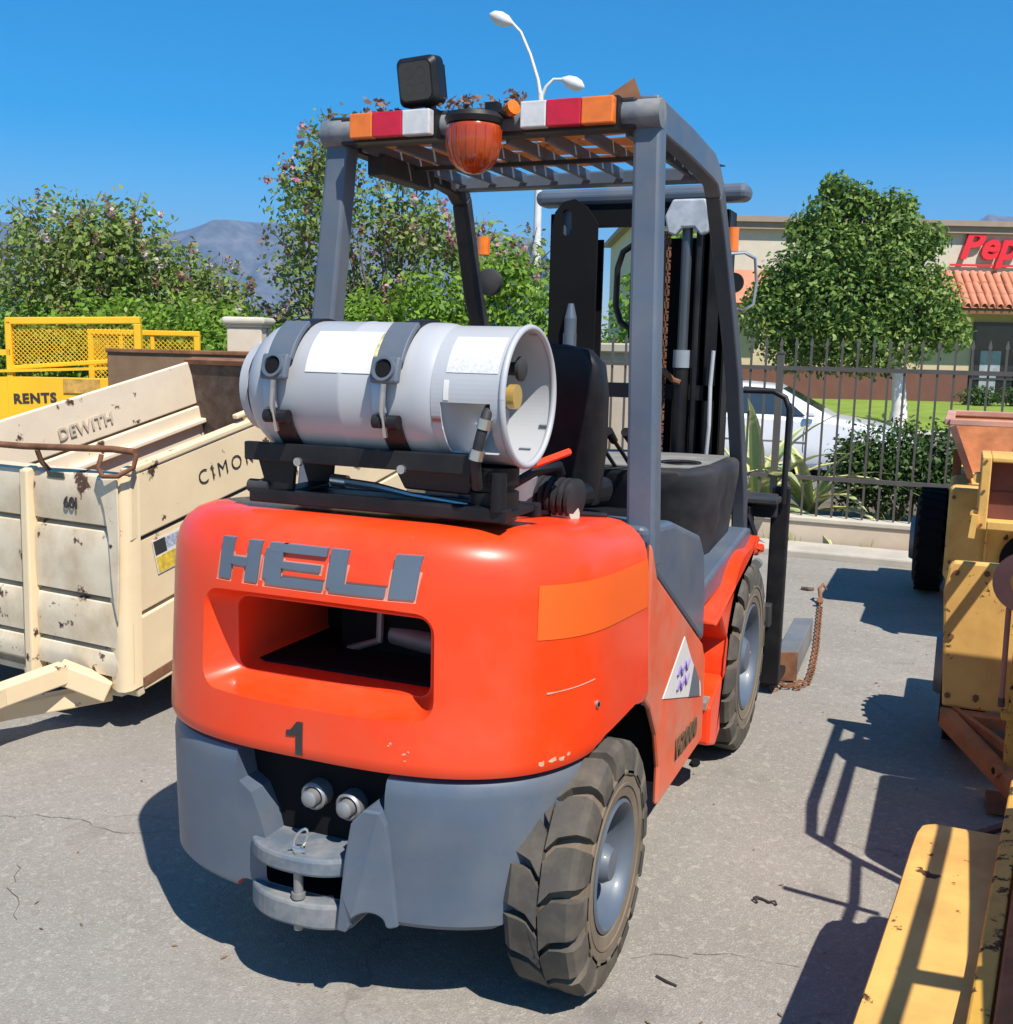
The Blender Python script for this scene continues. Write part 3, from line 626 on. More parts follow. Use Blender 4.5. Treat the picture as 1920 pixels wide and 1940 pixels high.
# letters: sheared strokes (x0, x1, z0, z1) in a 0..1 box each
STROKES = {'H': [(0, .30, 0, 1), (.68, .98, 0, 1), (.28, .70, .36, .56)],
           'E': [(.0, .30, .14, .86), (.06, .34, .0, .2), (.06, .34, .8, 1.), (.28, 1., 0, .2), (.28, .93, .42, .58), (.28, 1., .8, 1.)],
           'L': [(0, .30, .1, 1), (.06, .34, 0, .2), (.28, 1.0, 0, .22)], 'I': [(0, 1, 0, 1)]}
Z0, Z1 = .972, 1.066
WORD = [('H', -.236, -.122), ('E', -.110, .046), ('L', .056, .195), ('I', .206, .262)]
def stroke_boxes(grow, ya, yb, mb):
    for ch, xa, xb in WORD:
        for sx0, sx1, sz0, sz1 in STROKES[ch]:
            x0 = xa+(xb-xa)*sx0-grow; x1 = xa+(xb-xa)*sx1+grow; z0 = Z0+(Z1-Z0)*sz0-grow; z1 = Z0+(Z1-Z0)*sz1+grow
            nx = max(1, int((x1-x0)/.03)); rings = []
            for i in range(nx+1):
                x = x0+(x1-x0)*i/nx; ring = []
                for z, yy in ((z0, ya), (z1, ya), (z1, yb), (z0, yb)):
                    xs = x+(z-(Z0+Z1)/2)*.16-.004
                    yc = rear_y(xs, z)+(max(0, z-1.02)*.2)**1.3
                    ring.append((xs, yc+yy, z))
                rings.append(ring)
            mb.loft(rings)
b = MB(); stroke_boxes(.0062, -.06, .006, b); c3 = b.build('cutter', orange_worn_lit); c3['selfx'] = 1  # pale cut faces paint in the lit edge round each letter
boolean(cw, [c1, c2, c3, arch_cut(.36, .8), arch_cut(-.8, -.36)])
smooth(cw, 32)
def letter(ch, i):
    global WORD
    keep = WORD; WORD = [keep[i]]; b = MB(); stroke_boxes(.0, .0015, .02, b); WORD = keep
    return b.build('letter', letter_m, fk)
for i in range(4): letter('', i)
# black plates and block paint the shade deep in the opening; then a pipe
b = MB(); b.box(-.25, .25, .10, .12, .74, .91); b.build('bay_back_shade', blackmatte, fk)
b = MB(); b.box(-.12, .25, -.04, .10, .742, .905); b.build('bay_shade_block', blackmatte, fk)
b = MB(); b.box(-.245, .245, -.215, .10, .7375, .745); b.build('bay_floor_shade', blackmatte, fk)
b = MB(); b.cyl((.02, -.02, .79), (.30, -.06, .775), .028); b.tube([(.0, -.05, .90), (.0, -.06, .78), (-.1, -.04, .74)], .010); b.bar((-.1, 0, .8), (.02, -.02, .76), .02, .02); b.build('exhaust_pipe', steel, fk, smooth=40)
# painted number
b = MB()
for p_ in ([(-.047, .652), (-.036, .655), (-.020, .675), (-.005, .675), (-.005, .655), (-.024, .642), (-.047, .640)], [(-.022, .642), (-.005, .655), (-.005, .600), (-.022, .600)]):
    n_ = len(p_)
    b.add([(x, rear_y(x, z)-.0025, z) for x, z in p_]+[(x, rear_y(x, z)+.004, z) for x, z in p_], [tuple(range(n_)), tuple(range(2*n_-1, n_-1, -1))]+[(i, (i+1) % n_, n_+(i+1) % n_, n_+i) for i in range(n_)])
b.build('number', ink, fk)
# flat orange sticker on the right corner, following the curve
def side_pt(s, z):
    """point on the right flank, s = distance along the plan from the rear centre"""
    d = max(0, (z-.62)*.045) if z < .95 else .015+max(0, z-.96)*.07
    pts = [Vector((x, y, 0)) for x, y in plan(d, 200)]; i = len(pts)//2; acc = 0
    while acc < s and i < len(pts)-1: acc += (pts[i+1]-pts[i]).length; i += 1
    p_ = pts[i]; q = pts[i-1]; t_ = (p_-q).normalized(); k = max(0, min(1, (z-.9)/.2))
    p_ = p_-t_*(acc-s)
    return Vector((p_.x, p_.y, z-k*.065*(p_.y+.39)/.75)), Vector((t_.y, -t_.x, 0))
rings = []
for i in range(25):
    f = i/24; s = .52+f*.60; zt = 1.01-.014*f; zb = .885-.045*f; ring = []
    for j in range(7):
        z = zb+(zt-zb)*j/6; p_, n_ = side_pt(s, z); ring.append(p_+n_*.0018)
    rings.append(ring)
b = MB(); b.loft(rings, False, False, False); b.build('sticker', patch_m, fk, smooth=60)
# seam strip, filler screw, scratch
p_, n_ = side_pt(.735, .70); b = MB(); b.cyl(p_-n_*.01, p_+n_*.004, .009, n=12); b.build('plug', steel, fk, smooth=40)
p_, n_ = side_pt(.735, .70); b = MB(); b.cyl(p_+n_*.003, p_+n_*.0055, .005, n=10); b.build('plug_hole', blackmatte, fk)
b = MB(); pts = [side_pt(s, .765-.02*(s-.55)) for s in np.linspace(.55, .72, 8)]
b.tube([p_+n_*.0005 for p_, n_ in pts], [.003]+[.0013]*7, 5); b.build('scratch', orange_worn_lit, fk)

# chipped paint: small irregular bare patches
def chip(pts, nm, m_, off=.0006):
    for p_, n_, r_ in pts:
        t1 = n_.cross(Vector((0, 0, 1))).normalized(); t2 = n_.cross(t1); b = MB(); k_ = 9
        b.add([p_+n_*off+t1*math.cos(6.283*k/k_)*r_*random.uniform(.5, 1.5)+t2*math.sin(6.283*k/k_)*r_*random.uniform(.3, 1.0) for k in range(k_)], [tuple(range(k_))]); b.build(nm, m_, fk)
pale_chip = mat('bare_primer', (.62, .36, .22), .8, var=.25, vs=60)
chip([(*side_pt(s, z), r_) for s, z, r_ in ((.545, .612, .010), (.575, .616, .012), (.60, .613, .009), (.62, .618, .006), (.21, .66, .004), (.205, .655, .003), (.24, .64, .004), (.243, .625, .003), (.25, .645, .003))], 'paint_chip', pale_chip)
# ---- lower grey weight
gs = [(.238, .018), (.25, .010), (.40, .007), (.54, .006), (.565, .010), (.575, .016), (.581, .03)]
b = MB(); b.loft(cw_rings(gs, False)); lw = b.build('lower_weight', bluegrey, fk)
cut = []
b = MB(); b.prism([(-.202, .62), (-.187, .503), (-.152, .482), (-.126, .425), (-.112, .377), (.112, .377), (.118, .47), (.17, .49), (.193, .505), (.197, .62)], XZ, -.6, -.305); cut.append(b.build('cutter', bluegrey))
b = MB(); b.prism(rrect(-.112, .106, .275, .343, .012), XZ, -.6, -.15); cut.append(b.build('cutter', blackmatte))
for sx in (-1, 1):
    b = MB(); b.cyl((sx*.165, -.6, .225), (sx*.165, -.2, .225), .042, n=20); cut.append(b.build('cutter', dirty_orange))
boolean(lw, cut+[arch_cut(.36, .8), arch_cut(-.8, -.36)]); smooth(lw, 32)
b = MB(); b.loft(cw_rings([(.578, .03), (.592, .03)], False)); b.build('seam', blackmatte, fk)
b = MB(); b.prism([(-.197, .576), (-.183, .505), (-.148, .484), (-.122, .427), (-.110, .382), (.110, .382), (.116, .47), (.17, .492), (.190, .508), (.193, .576)], XZ, -.310, -.302); b.build('recess_plate', blackmatte, fk)
# drawbar housing
def lip(z0, z1, nm, m_, bulge=.05, yb=-.25, xa=-.150, xb=.118):
    front = [(x, -.384-bulge*(1-abs((2*x-xa-xb)/(xb-xa))**2.6)) for x in np.linspace(xa, xb, 15)]
    b = MB(); b.prism(front+[(xb, yb), (xa, yb)], XY, z0, z1); return b.build(nm, m_, fk, bevel=.008)
chip([(side_pt(s, z)[0]+side_pt(s, z)[1]*(.008-.002), side_pt(s, z)[1], r_) for s, z, r_ in ((.66, .50, .014), (.655, .47, .009), (.665, .525, .007), (.70, .555, .008), (.70, .535, .007), (.585, .40, .011), (.58, .385, .007), (.50, .345, .006))], 'paint_chip', mat('orange_primer', (.55, .22, .13), .8, var=.3, vs=50), .004)
lip(.338, .380, 'drawbar_shelf', steelgrey, .048, -.30)
lip(.213, .272, 'drawbar_lip', steelgrey, .045)
arcp = [(.165-.036*math.cos(R(a)), .240+.034*math.sin(R(a))) for a in range(0, 181, 15)]
b = MB()
PB = [(.098, .225), (.122, .225)]+arcp+[(.208, .234), (.226, .238), (.220, .32), (.210, .42), (.203, .475), (.190, .505), (.160, .512), (.134, .48), (.119, .40), (.108, .31)]
b.prism(PB, lambda a_, c_, d: (a_, (-.420+.045*max(0, (a_-.14)/.08) if d == 0 else -.25), c_), 0, 1)
b.build('drawbar_bracket', bluegrey, fk, bevel=.006)
b = MB(); b.cyl((-.005, -.41, .20), (-.005, -.41, .385), .011, n=14); b.cyl((-.005, -.41, .276), (-.005, -.41, .288), .016, n=14); pin = b.build('drawbar_pin', steel, fk, smooth=40)
b = MB(); rg = [(-.005+.012*math.sin(a)+.022*math.cos(a)*.55, -.40+.004*math.cos(a), .407+.028*math.sin(a)) for a in np.linspace(0, 6.283, 17)]
b.tube(rg, .0032, 6, False); b.cyl((-.02, -.405, .386), (.012, -.405, .386), .006, n=8); b.tube([(-.03, -.41, .385), (-.015, -.405, .392), (.005, -.405, .387)], .003, 6); b.build('pin_ring', chrome, fk, smooth=50)
for x, z in ((-.008, .486), (.083, .478)):
    b = MB(); b.lathe([(0, .032), (-.035, .032), (-.040, .027), (-.036, .023), (-.02, .021), (-.055, .019), (-.06, .012)], (x, -.309, z), (0, 1, 0), 22, True, True); b.build('cylinder_end', steel, fk, smooth=40)

# ---- wheels
def make_wheel(Rr, W_, rim, lugs, hollow):
    hw = W_/2; rb = Rr-.026
    b = MB()
    b.lathe([(-hw+.015, rim), (-hw+.002, rim+.012), (-hw, rim+.03), (-hw-.002, rb*.8), (-hw+.004, rb-.03), (-hw+.018, rb-.004), (-hw+.03, rb), (hw-.03, rb), (hw-.018, rb-.004), (hw-.004, rb-.03), (hw+.002, rb*.8), (hw, rim+.03), (hw-.002, rim+.012), (hw-.015, rim)], (0, 0, 0), (1, 0, 0), 60, mi=1)
    b.lathe([(hw-.001, rb*.80), (hw+.005, rb*.805), (hw+.005, rb*.83), (hw-.001, rb*.835)], (0, 0, 0), (1, 0, 0), 60, mi=1)
    b.lathe([(hw-.001, rim+.035), (hw+.003, rim+.037), (hw+.003, rim+.043), (hw-.001, rim+.045)], (0, 0, 0), (1, 0, 0), 60, mi=1)
    step = 2*math.pi/lugs
    for sd in (-1, 1):
        for k in range(lugs):
            a0 = k*step+(step/2 if sd < 0 else 0)
            # stations: lateral position, radius, angular centre, angular half width
            sts = [(hw+.005, rb-.045, 0, .33), (hw+.003, Rr-.032, 0, .37), (hw-.006, Rr-.010, 0, .39), (hw-.020, Rr, .0, .40), (hw*.55, Rr, .03, .42), (hw*.30, Rr, .09, .43), (.002, Rr, .36, .42)]
            rings = []
            for lt, r_, ac, hwd in sts:
                c = a0+ac*step*1.0; h = hwd*step; rl = min(r_, Rr); lo = rb-.012 if lt < hw-.012 else rb-.055
                ring = []
                for aa, rr in ((c-h, lo), (c-h*.94, rl), (c+h*.94, rl), (c+h, lo)):
                    ring.append((sd*lt, rr*math.cos(aa), rr*math.sin(aa)))
                rings.append(ring)
            b.loft(rings)
    return b
def rim_mb(rim, hw, hubr, dish):
    b = MB()
    b.lathe([(hw-.014, rim+.002), (hw-.002, rim+.006), (hw+.002, rim-.002), (hw-.006, rim-.012), (hw-.03, rim-.02), (hw-dish, rim-.03), (hw-dish-.004, rim-.05), (hw-dish+.006, hubr+.035), (hw-dish+.004, hubr+.012)], (0, 0, 0), (1, 0, 0), 44)
    b.lathe([(hw-dish+.004, hubr+.012), (hw-dish+.006, hubr), (hw-.025, hubr*.96), (hw-.008, hubr*.75), (hw-.003, hubr*.3), (hw-.003, .001)], (0, 0, 0), (1, 0, 0), 30)
    b.lathe([(-hw, rim), (-hw+.02, rim-.01), (hw-dish-.002, rim-.03)], (0, 0, 0), (1, 0, 0), 30, True, True)
    return b
def wheel(name, pos, Rr, W_, rim, lugs, hubr, dish, side, nuts):
    w_ = rim_mb(rim, W_/2, hubr, dish).build(name, bluegrey, fk, smooth=35, loc=pos)
    make_wheel(Rr, W_, rim, lugs, dish).build('tyre', [rubber, rubber_side], w_, smooth=28)
    b = MB(); rr = (rim-.05+hubr+.02)/2+.006
    for k in range(nuts):
        a = k*6.2832/nuts+.3; b.cyl((W_/2-dish-.004, rr*math.cos(a), rr*math.sin(a)), (W_/2-dish+.022, rr*math.cos(a), rr*math.sin(a)), .011, n=6)
    b.build('wheel_nuts', steel, w_)
    if side < 0: w_.rotation_euler = (0, 0, math.pi)
    return w_
wr = wheel('wheel', (.519, 0, .295), .295, .172, .150, 16, .048, .075, 1, 6); wheel('wheel', (-.26, .10, .295), .295, .172, .150, 16, .048, .075, -1, 6)
wheel('wheel', (.495, 1.7, .355), .355, .215, .195, 18, .075, .075, 1, 8); wheel('wheel', (-.495, 1.7, .355), .355, .215, .195, 18, .075, .075, -1, 8)
b = MB(); b.cyl((-.44, 0, .295), (.44, 0, .295), .05); b.box(-.3, .3, -.08, .08, .2, .36); b.build('rear_axle', black, fk)
b = MB(); b.cyl((-.4, 1.7, .355), (.4, 1.7, .355), .08); b.build('front_axle', black, fk)

# ---- frame, side panels, fenders
b = MB(); b.box(-.36, .36, .18, 1.5, .22, .9); b.box(-.36, .36, -.2, .3, .30, .58); b.build('chassis', blackmatte, fk)
SIDE = [(.37, 1.005), (.44, .90), (1.05, .565), (1.10, .50), (1.11, .22), (.545, .215), (.545, .33), (.50, .44), (.42, .54), (.33, .60), (.37, .62)]
for sx in (-1, 1):
    b = MB(); b.prism(SIDE, YZ, sx*.545, sx*.562); b.build('side_panel', dirty_orange if sx > 0 else orange, fk, bevel=.012)
    b = MB(); b.box(min(sx*.36, sx*.54), max(sx*.36, sx*.54), .60, 1.07, .26, .62); b.build('step_box', blackmatte, fk)
    # front fender: plate over the wheel, arch cut out of it
    AR = [(1.7+.405*math.cos(R(a)), .355+.405*math.sin(R(a))) for a in range(205, 60, -8)]
    FEN = [(1.115, .20), (1.22, .165)]+[(1.7+.43*math.cos(R(a)), .33+.42*math.sin(R(a))) for a in (198, 190)]+AR[3:]+[(1.93, .715), (2.02, .70), (2.02, .738), (1.77, .745), (1.20, .625), (1.34, .50), (1.32, .40), (1.115, .33)]
    b = MB(); b.prism(FEN, YZ, sx*.42, sx*.585); b.build('front_fender', orange, fk, bevel=.01)
    b = MB(); b.add([(sx*.40, 1.14, .645), (sx*.585, 1.14, .615), (sx*.585, 1.77, .76), (sx*.56, 2.04, .765), (sx*.40, 2.04, .765), (sx*.40, 1.14, .60), (sx*.585, 1.14, .60), (sx*.585, 1.77, .735), (sx*.56, 2.04, .74), (sx*.40, 2.04, .74)],
                [(0, 1, 2, 3, 4), (9, 8, 7, 6, 5), (0, 5, 6, 1), (1, 6, 7, 2), (2, 7, 8, 3), (3, 8, 9, 4), (4, 9, 5, 0)]); b.build('fender_top', orange, fk, bevel=.008)
    b = MB(); b.box(min(sx*.36, sx*.57), max(sx*.36, sx*.57), 1.10, 1.34, .325, .35); b.build('step_tread', dustyplastic, fk)
    b = MB(); b.box(min(sx*.36, sx*.40), max(sx*.36, sx*.40), 1.08, 1.36, .3, .62); b.build('step_back', charcoal, fk)
    # blue-grey hood corner under the rear post, and floor sill
    HC = [(.365, 1.045), (.66, 1.02), (1.02, .925), (1.09, .86), (1.14, .70), (1.14, .545), (1.07, .575), (.46, .905), (.375, 1.0)]
    b = MB(); b.prism(HC, YZ, sx*.33, sx*.545); b.build('hood_corner', bluegrey, fk, bevel=.02, seg=3)
    b = MB(); b.prism([(1.10, .645), (2.0, .70), (2.0, .80), (1.93, .81), (1.12, .725)], YZ, sx*.44, sx*.53); b.build('floor_sill', bluegrey, fk, bevel=.012)
b = MB(); b.box(-.44, .44, 1.08, 2.0, .60, .63); b.build('floor_plate', dustyplastic, fk)
# white sail-like decal on the side panel
X_ = .5645
def flat(pts, nm, m_, x=X_, mb=None):
    b = MB(); b.prism(pts, YZ, x-.004, x); return b.build(nm, m_, fk)
flat([(.545, .532), (1.045, .392), (1.03, .44), (.88, .56), (.78, .655)], 'decal', whitelabel)
flat([(.865, .443), (1.02, .40), (1.0, .46), (.92, .53)], 'decal', bluegrey, X_+.0015)
b = MB()
for y0 in (.70, .76): 
    for z0 in (.50, .545): b.tube([(X_+.001, y0+.0, z0+.01), (X_+.001, y0+.03, z0+.03), (X_+.001, y0+.05, z0), (X_+.001, y0+.08, z0+.025)], .006, 5)
b.build('decal_stroke', purple, fk)
lettering('side_lettering', 'H2000', .085, oliveink, fk, (.566, .86, .31), (0, 1, -.04), (0, 0, 1), depth=.003, offset=.003, space=1.25)

# ---- hood, seat, cowl
b = MB(); b.prism([(.36, 1.055), (.42, 1.06), (1.02, .99), (1.06, .90), (1.06, .6), (.36, .6)], YZ, -.335, .335); b.build('hood', blackmatte, fk, bevel=.02)
b = MB(); b.prism([(.62, 1.03), (1.0, 1.0), (1.05, 1.03), (1.03, 1.09), (.66, 1.10)], YZ, -.25, .25); b.build('seat_cushion', black, fk, bevel=.03, seg=3)
rings = []
for z, y, hw_, th in ((1.02, .86, .25, .12), (1.20, .84, .275, .13), (1.36, .81, .285, .12), (1.45, .79, .28, .10), (1.495, .78, .24, .07), (1.51, .78, .16, .03)):
    rings.append([(x, yy+y, z) for x, yy in rrect(-hw_, hw_, -th/2, th/2, th*.4, 4)])
b = MB(); b.loft(rings); b.build('seat_backrest', black, fk, smooth=45)
b = MB(); rings = []
for z, d in ((.60, .06), (.80, .03), (1.03, 0.), (1.075, .0), (1.088, .008), (1.094, .02)):
    x1 = .495-d; yb = 1.20+(1.09-z)*.45; rings.append([(-x1, 1.86, z), (-x1, yb+.09, z), (-x1+.03, yb+.03, z), (-x1+.10, yb, z), (x1-.16, yb, z), (x1-.08, yb+.03, z), (x1-.025, yb+.10, z), (x1, yb+.2, z), (x1, 1.86, z)])
b.loft(rings); cowl = b.build('dash_cowl', [charcoal], fk, smooth=38)
b = MB(); b.cyl((.36, 1.47, 1.03), (.36, 1.47, 1.2), .062, n=26); boolean(cowl, [b.build('cutter', black)]); smooth(cowl, 38)
b = MB(); b.add([(-.44, 1.84, 1.0965), (-.44, 1.30, 1.0965), (.27, 1.27, 1.0965), (.42, 1.34, 1.0965), (.455, 1.5, 1.0965), (.455, 1.84, 1.0965)], [(0, 1, 2, 3, 4, 5)])
top = b.build('cowl_top', dustyplastic, fk)
b = MB(); b.cyl((.36, 1.47, 1.03), (.36, 1.47, 1.2), .063, n=26); sm = top.modifiers.new('s', 'SOLIDIFY'); sm.thickness = .004
boolean(top, [b.build('cutter', black)])
b = MB(); b.lathe([(0, .064), (.006, .066), (.008, .072), (.0, .075)], (.36, 1.47, 1.0975), (0, 0, 1), 28); b.build('cup_holder', black, fk, smooth=40)
for x, y0 in ((.06, 1.05), (.115, 1.06), (.17, 1.07), (.225, 1.08), (.28, 1.09)):
    b = MB(); b.tube([(x+.01, y0+.24, 1.07), (x+.005, y0+.10, 1.15), (x, y0, 1.205)], .007, 7); b.cyl((x, y0+.01, 1.20), (x-.004, y0-.045, 1.235), .013, .016, 12); b.build('control_lever', black, fk, smooth=40)
# gear by the tank: regulator, hoses, stub
b = MB(); b.lathe([(0, .03), (.01, .048), (.10, .052), (.115, .04), (.12, .01)], (.245, .22, 1.075), (0, -.1, 1), 22, True, True); b.build('regulator', mat('regulator_grey', (.2, .19, .21), .5), fk, smooth=40)
b = MB()
for k in range(6): b.lathe([(0, .04), (.004, .052), (.014, .052), (.018, .04)], (.29+k*.019, .25-.004*k, 1.125), (1, -.15, -.05), 18, True, True)
b.build('ribbed_hose', charcoal, fk, smooth=40)
b = MB(); b.cyl((.345, .23, 1.08), (.40, .215, 1.09), .022, n=16); b.build('pipe_stub', capstone, fk, smooth=40)
b = MB(); b.tube([(.30, .0, 1.17), (.33, .1, 1.2), (.36, .2, 1.21), (.33, .3, 1.18)], .012, 8); b.tube([(.2, -.05, 1.15), (.31, .08, 1.10), (.34, .25, 1.085), (.44, .35, 1.07)], .007, 7); b.build('hose', black, fk, smooth=50)
b = MB(); b.tube([(.28, -.02, 1.235), (.35, .06, 1.225), (.40, .16, 1.25)], .009, 7); b.build('red_hose', orange, fk, smooth=50)

# ---- overhead guard
PW = .058
posts = {}
for sx in (-1, 1):
    b = MB()
    rings = []
    for z, x, y, wx, wy in ((.93, .522, .43, .078, .075), (1.5, .492, .475, .076, .07), (2.09, .464, .53, .074, .066)):
        rings.append([(sx*(x-wx/2), y-wy/2, z), (sx*(x+wx/2), y-wy/2, z), (sx*(x+wx/2), y+wy/2, z), (sx*(x-wx/2), y+wy/2, z)])
    b.loft(rings); b.build('rear_post', bluegrey, fk, bevel=.010)
    # side beam running forward into the curved front post, one bent profile
    path = [(.468, .50, 2.105), (.466, .9, 2.095), (.464, 1.20, 2.078), (.463, 1.28, 2.06), (.463, 1.34, 2.02), (.464, 1.40, 1.94), (.468, 1.58, 1.70), (.474, 1.76, 1.42), (.48, 1.90, 1.10), (.484, 1.96, .95), (.486, 1.985, .78)]
    b = MB(); rings = []
    path = [(x_, y_-(.13*min(1, max(0, (2.02-z_)/.35))*min(1, max(0, (z_-.9)/.5)) if sx < 0 else 0), z_) for x_, y_, z_ in path]
    for i, p_ in enumerate(path):
        p0 = Vector(path[max(i-1, 0)]); p1 = Vector(path[min(i+1, len(path)-1)]); t_ = (p1-p0).normalized(); up = Vector((1, 0, 0)).cross(t_).normalized()
        hh = .085 if i < 3 else .07; ww = .052
        rings.append([(sx*(p_[0]+a*ww/2), p_[1]+up.y*c_*hh/2, p_[2]+up.z*c_*hh/2) for a, c_ in ((-1, -1), (1, -1), (1, 1), (-1, 1))])
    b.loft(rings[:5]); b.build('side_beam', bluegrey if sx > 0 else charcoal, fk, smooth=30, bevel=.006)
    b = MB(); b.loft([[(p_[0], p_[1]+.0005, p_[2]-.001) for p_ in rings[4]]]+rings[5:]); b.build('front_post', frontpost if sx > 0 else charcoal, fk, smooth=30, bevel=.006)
    b = MB(); b.bar((sx*.486, 1.985, .80), (sx*.49, 2.0, .62), .05, .06, (0, 1, 0)); b.build('front_post_foot', charcoal, fk)
b = MB(); b.cyl((-.505, .50, 2.10), (.505, .50, 2.10), .037, n=20); b.build('rear_cross_tube', steelgrey, fk, smooth=40)
b = MB(); b.box(-.44, .44, .475, .535, 2.062, 2.14); b.build('rear_cross_bar', charcoal, fk, bevel=.006)
b = MB(); b.box(-.45, .45, 1.235, 1.30, 2.040, 2.086); b.build('front_cross_bar', bluegrey, fk, bevel=.006)
slat = None
for k in range(8):
    x = -.40+k*.1145
    if slat is None:
        b = MB(); b.box(-.006, .006, .535, 1.24, -.014, .022); slat = b.build('roof_slat', bluegrey, fk, bevel=.004, loc=(x, 0, 2.066)); slat0 = slat
    else: dup(slat0, fk, (x, 0, 2.066))
b = MB(); b.box(-.44, .44, .81, .825, 2.040, 2.052); b.build('roof_stay', charcoal, fk)
b = MB(); b.box(-.437, -.375, .62, .95, 2.0, 2.06); b.build('wiring_box', charcoal, fk, bevel=.006)
# tail light clusters on the rear bar
def cluster(x0, cols, name):
    y = .44; hold = None; x = x0
    b = MB(); b.box(x0-.004, x0+sum(c[0] for c in cols)+.004, y+.001, y+.035, 2.060, 2.138); hold = b.build(name, black, fk)
    for wd, mm, nm in cols:
        b = MB(); b.box(x+.0005, x+wd-.0005, y-.030, y, 2.066, 2.133)
        b.build(nm, mm, hold, bevel=.0035, seg=2)
        b = MB()
        x += wd
    return hold
cluster(-.372, [(.073, amberlens, 'amber_lens'), (.094, redlens, 'red_lens'), (.085, clearlens, 'clear_lens')], 'tail_light')
cluster(.145, [(.073, clearlens, 'clear_lens'), (.096, redlens, 'red_lens'), (.086, amberlens, 'amber_lens')], 'tail_light')
# work lamp
b = MB(); rings = []
for y, hx, hz, r_ in ((.47, .058, .058, .02), (.485, .072, .070, .022), (.53, .074, .071, .022), (.56, .055, .055, .02), (.58, .04, .04, .015)):
    rings.append([(px, y, pz) for px, pz in rrect(-hx, hx, -hz, hz, r_)])
b.loft(rings); wl = b.build('work_lamp', black, fk, smooth=40, loc=(-.186, .06, 2.162)); wl.scale = (.86, .86, .92); wl.rotation_euler = (R(8), R(-3), 0)
b = MB(); b.prism(rrect(-.055, .055, -.054, .054, .018), XZ, .464, .469)
for sx, sz in ((-.022, .022), (.022, .022), (-.022, -.022), (.022, -.022)): b.lathe([(0, .016), (.006, .006), (.006, .001)], (sx, .4635, sz), (0, 1, 0), 14)
b.build('lamp_face', mat('lamp_face', (.03, .028, .026), .25, coat=.4), wl)
for k in range(6):
    b = MB(); b.box(-.05+k*.02-.003, -.05+k*.02+.003, .53, .585, -.05, .05); b.build('cooling_fin', black, wl)
b = MB(); b.box(-.205, -.165, .50, .56, 2.125, 2.142); b.box(-.195, -.175, .53, .56, 2.14, 2.17); b.build('lamp_bracket', black, fk)
# hanging beacon
b = MB(); b.lathe([(0, .052), (.004, .072), (.018, .078), (.03, .072), (.034, .055)], (.025, .385, 2.072), (0, 0, 1), 28, True, True); bc = b.build('beacon_base', black, fk, smooth=35)
b = MB(); b.lathe([(0, .070), (-.008, .073), (-.05, .072), (-.085, .062), (-.108, .044), (-.120, .02), (-.123, .001)], (.025, .385, 2.072), (0, 0, 1), 32, True, False)
dm = b.build('beacon_dome', beaconlens, bc, smooth=50)
b = MB()
for k in range(18):
    a = k*6.2832/18; b.tube([(.025+r_*math.cos(a), .385+r_*math.sin(a), 2.072-z) for z, r_ in ((.008, .0735), (.05, .0725), (.085, .0625), (.106, .045))], .0016, 4)
b.build('dome_ribs', beaconlens, bc)
b = MB(); b.cyl((.025, .385, 2.07), (.025, .385, 1.995), .022, n=14); b.build('bulb_holder', mat('dark_reflector', (.12, .03, .012), .3, metal=.3), bc)
b = MB(); b.box(-.035, .10, .38, .50, 2.103, 2.112); b.box(.05, .085, .40, .43, 2.11, 2.135); b.build('beacon_bracket', black, fk)
b = MB(); b.cyl((.105, .44, 2.12), (.12, .43, 2.125), .02, n=12); b.build('side_marker', amberlens, fk)
# mirror, indicators, front lamp, grab handle
b = MB(); b.tube([(.462, 1.64, 1.845), (.51, 1.66, 1.85), (.545, 1.68, 1.83), (.552, 1.69, 1.75), (.545, 1.69, 1.67), (.51, 1.68, 1.645), (.475, 1.70, 1.655)], .006, 7); b.build('mirror_loop', chrome, fk, smooth=50)
b = MB(); b.lathe([(0, .001), (.0, .036), (.014, .036), (.022, .02), (.024, .001)], (.475, 1.66, 1.745), (0, 1, .0), 20); mo = b.build('mirror', black, fk, smooth=40)
b = MB(); b.cyl((.452, 1.72, 1.86), (.452, 1.72, 1.945), .022, n=14); b.build('front_indicator', amberlens, fk, smooth=40)
b = MB(); b.cyl((-.545, 1.72, 1.86), (-.545, 1.72, 1.93), .026, n=14); b.build('front_indicator', amberlens, fk, smooth=40)
b = MB(); b.lathe([(0, .02), (.01, .05), (.03, .055), (.07, .04), (.08, .01)], (-.50, 1.66, 1.75), (0, 1, 0), 20, True, True); b.build('front_lamp', charcoal, fk, smooth=40)
b = MB(); b.tube([(.12, 1.66, 1.90), (.05, 1.68, 1.86), (.028, 1.69, 1.80), (.026, 1.69, 1.66), (.05, 1.68, 1.60), (.13, 1.66, 1.55)], .012, 8); b.build('grab_handle', black, fk, smooth=50)
b = MB(); b.box(.10, .22, 1.62, 1.67, 1.54, 1.90); b.build('handle_plate', blackmatte, fk)

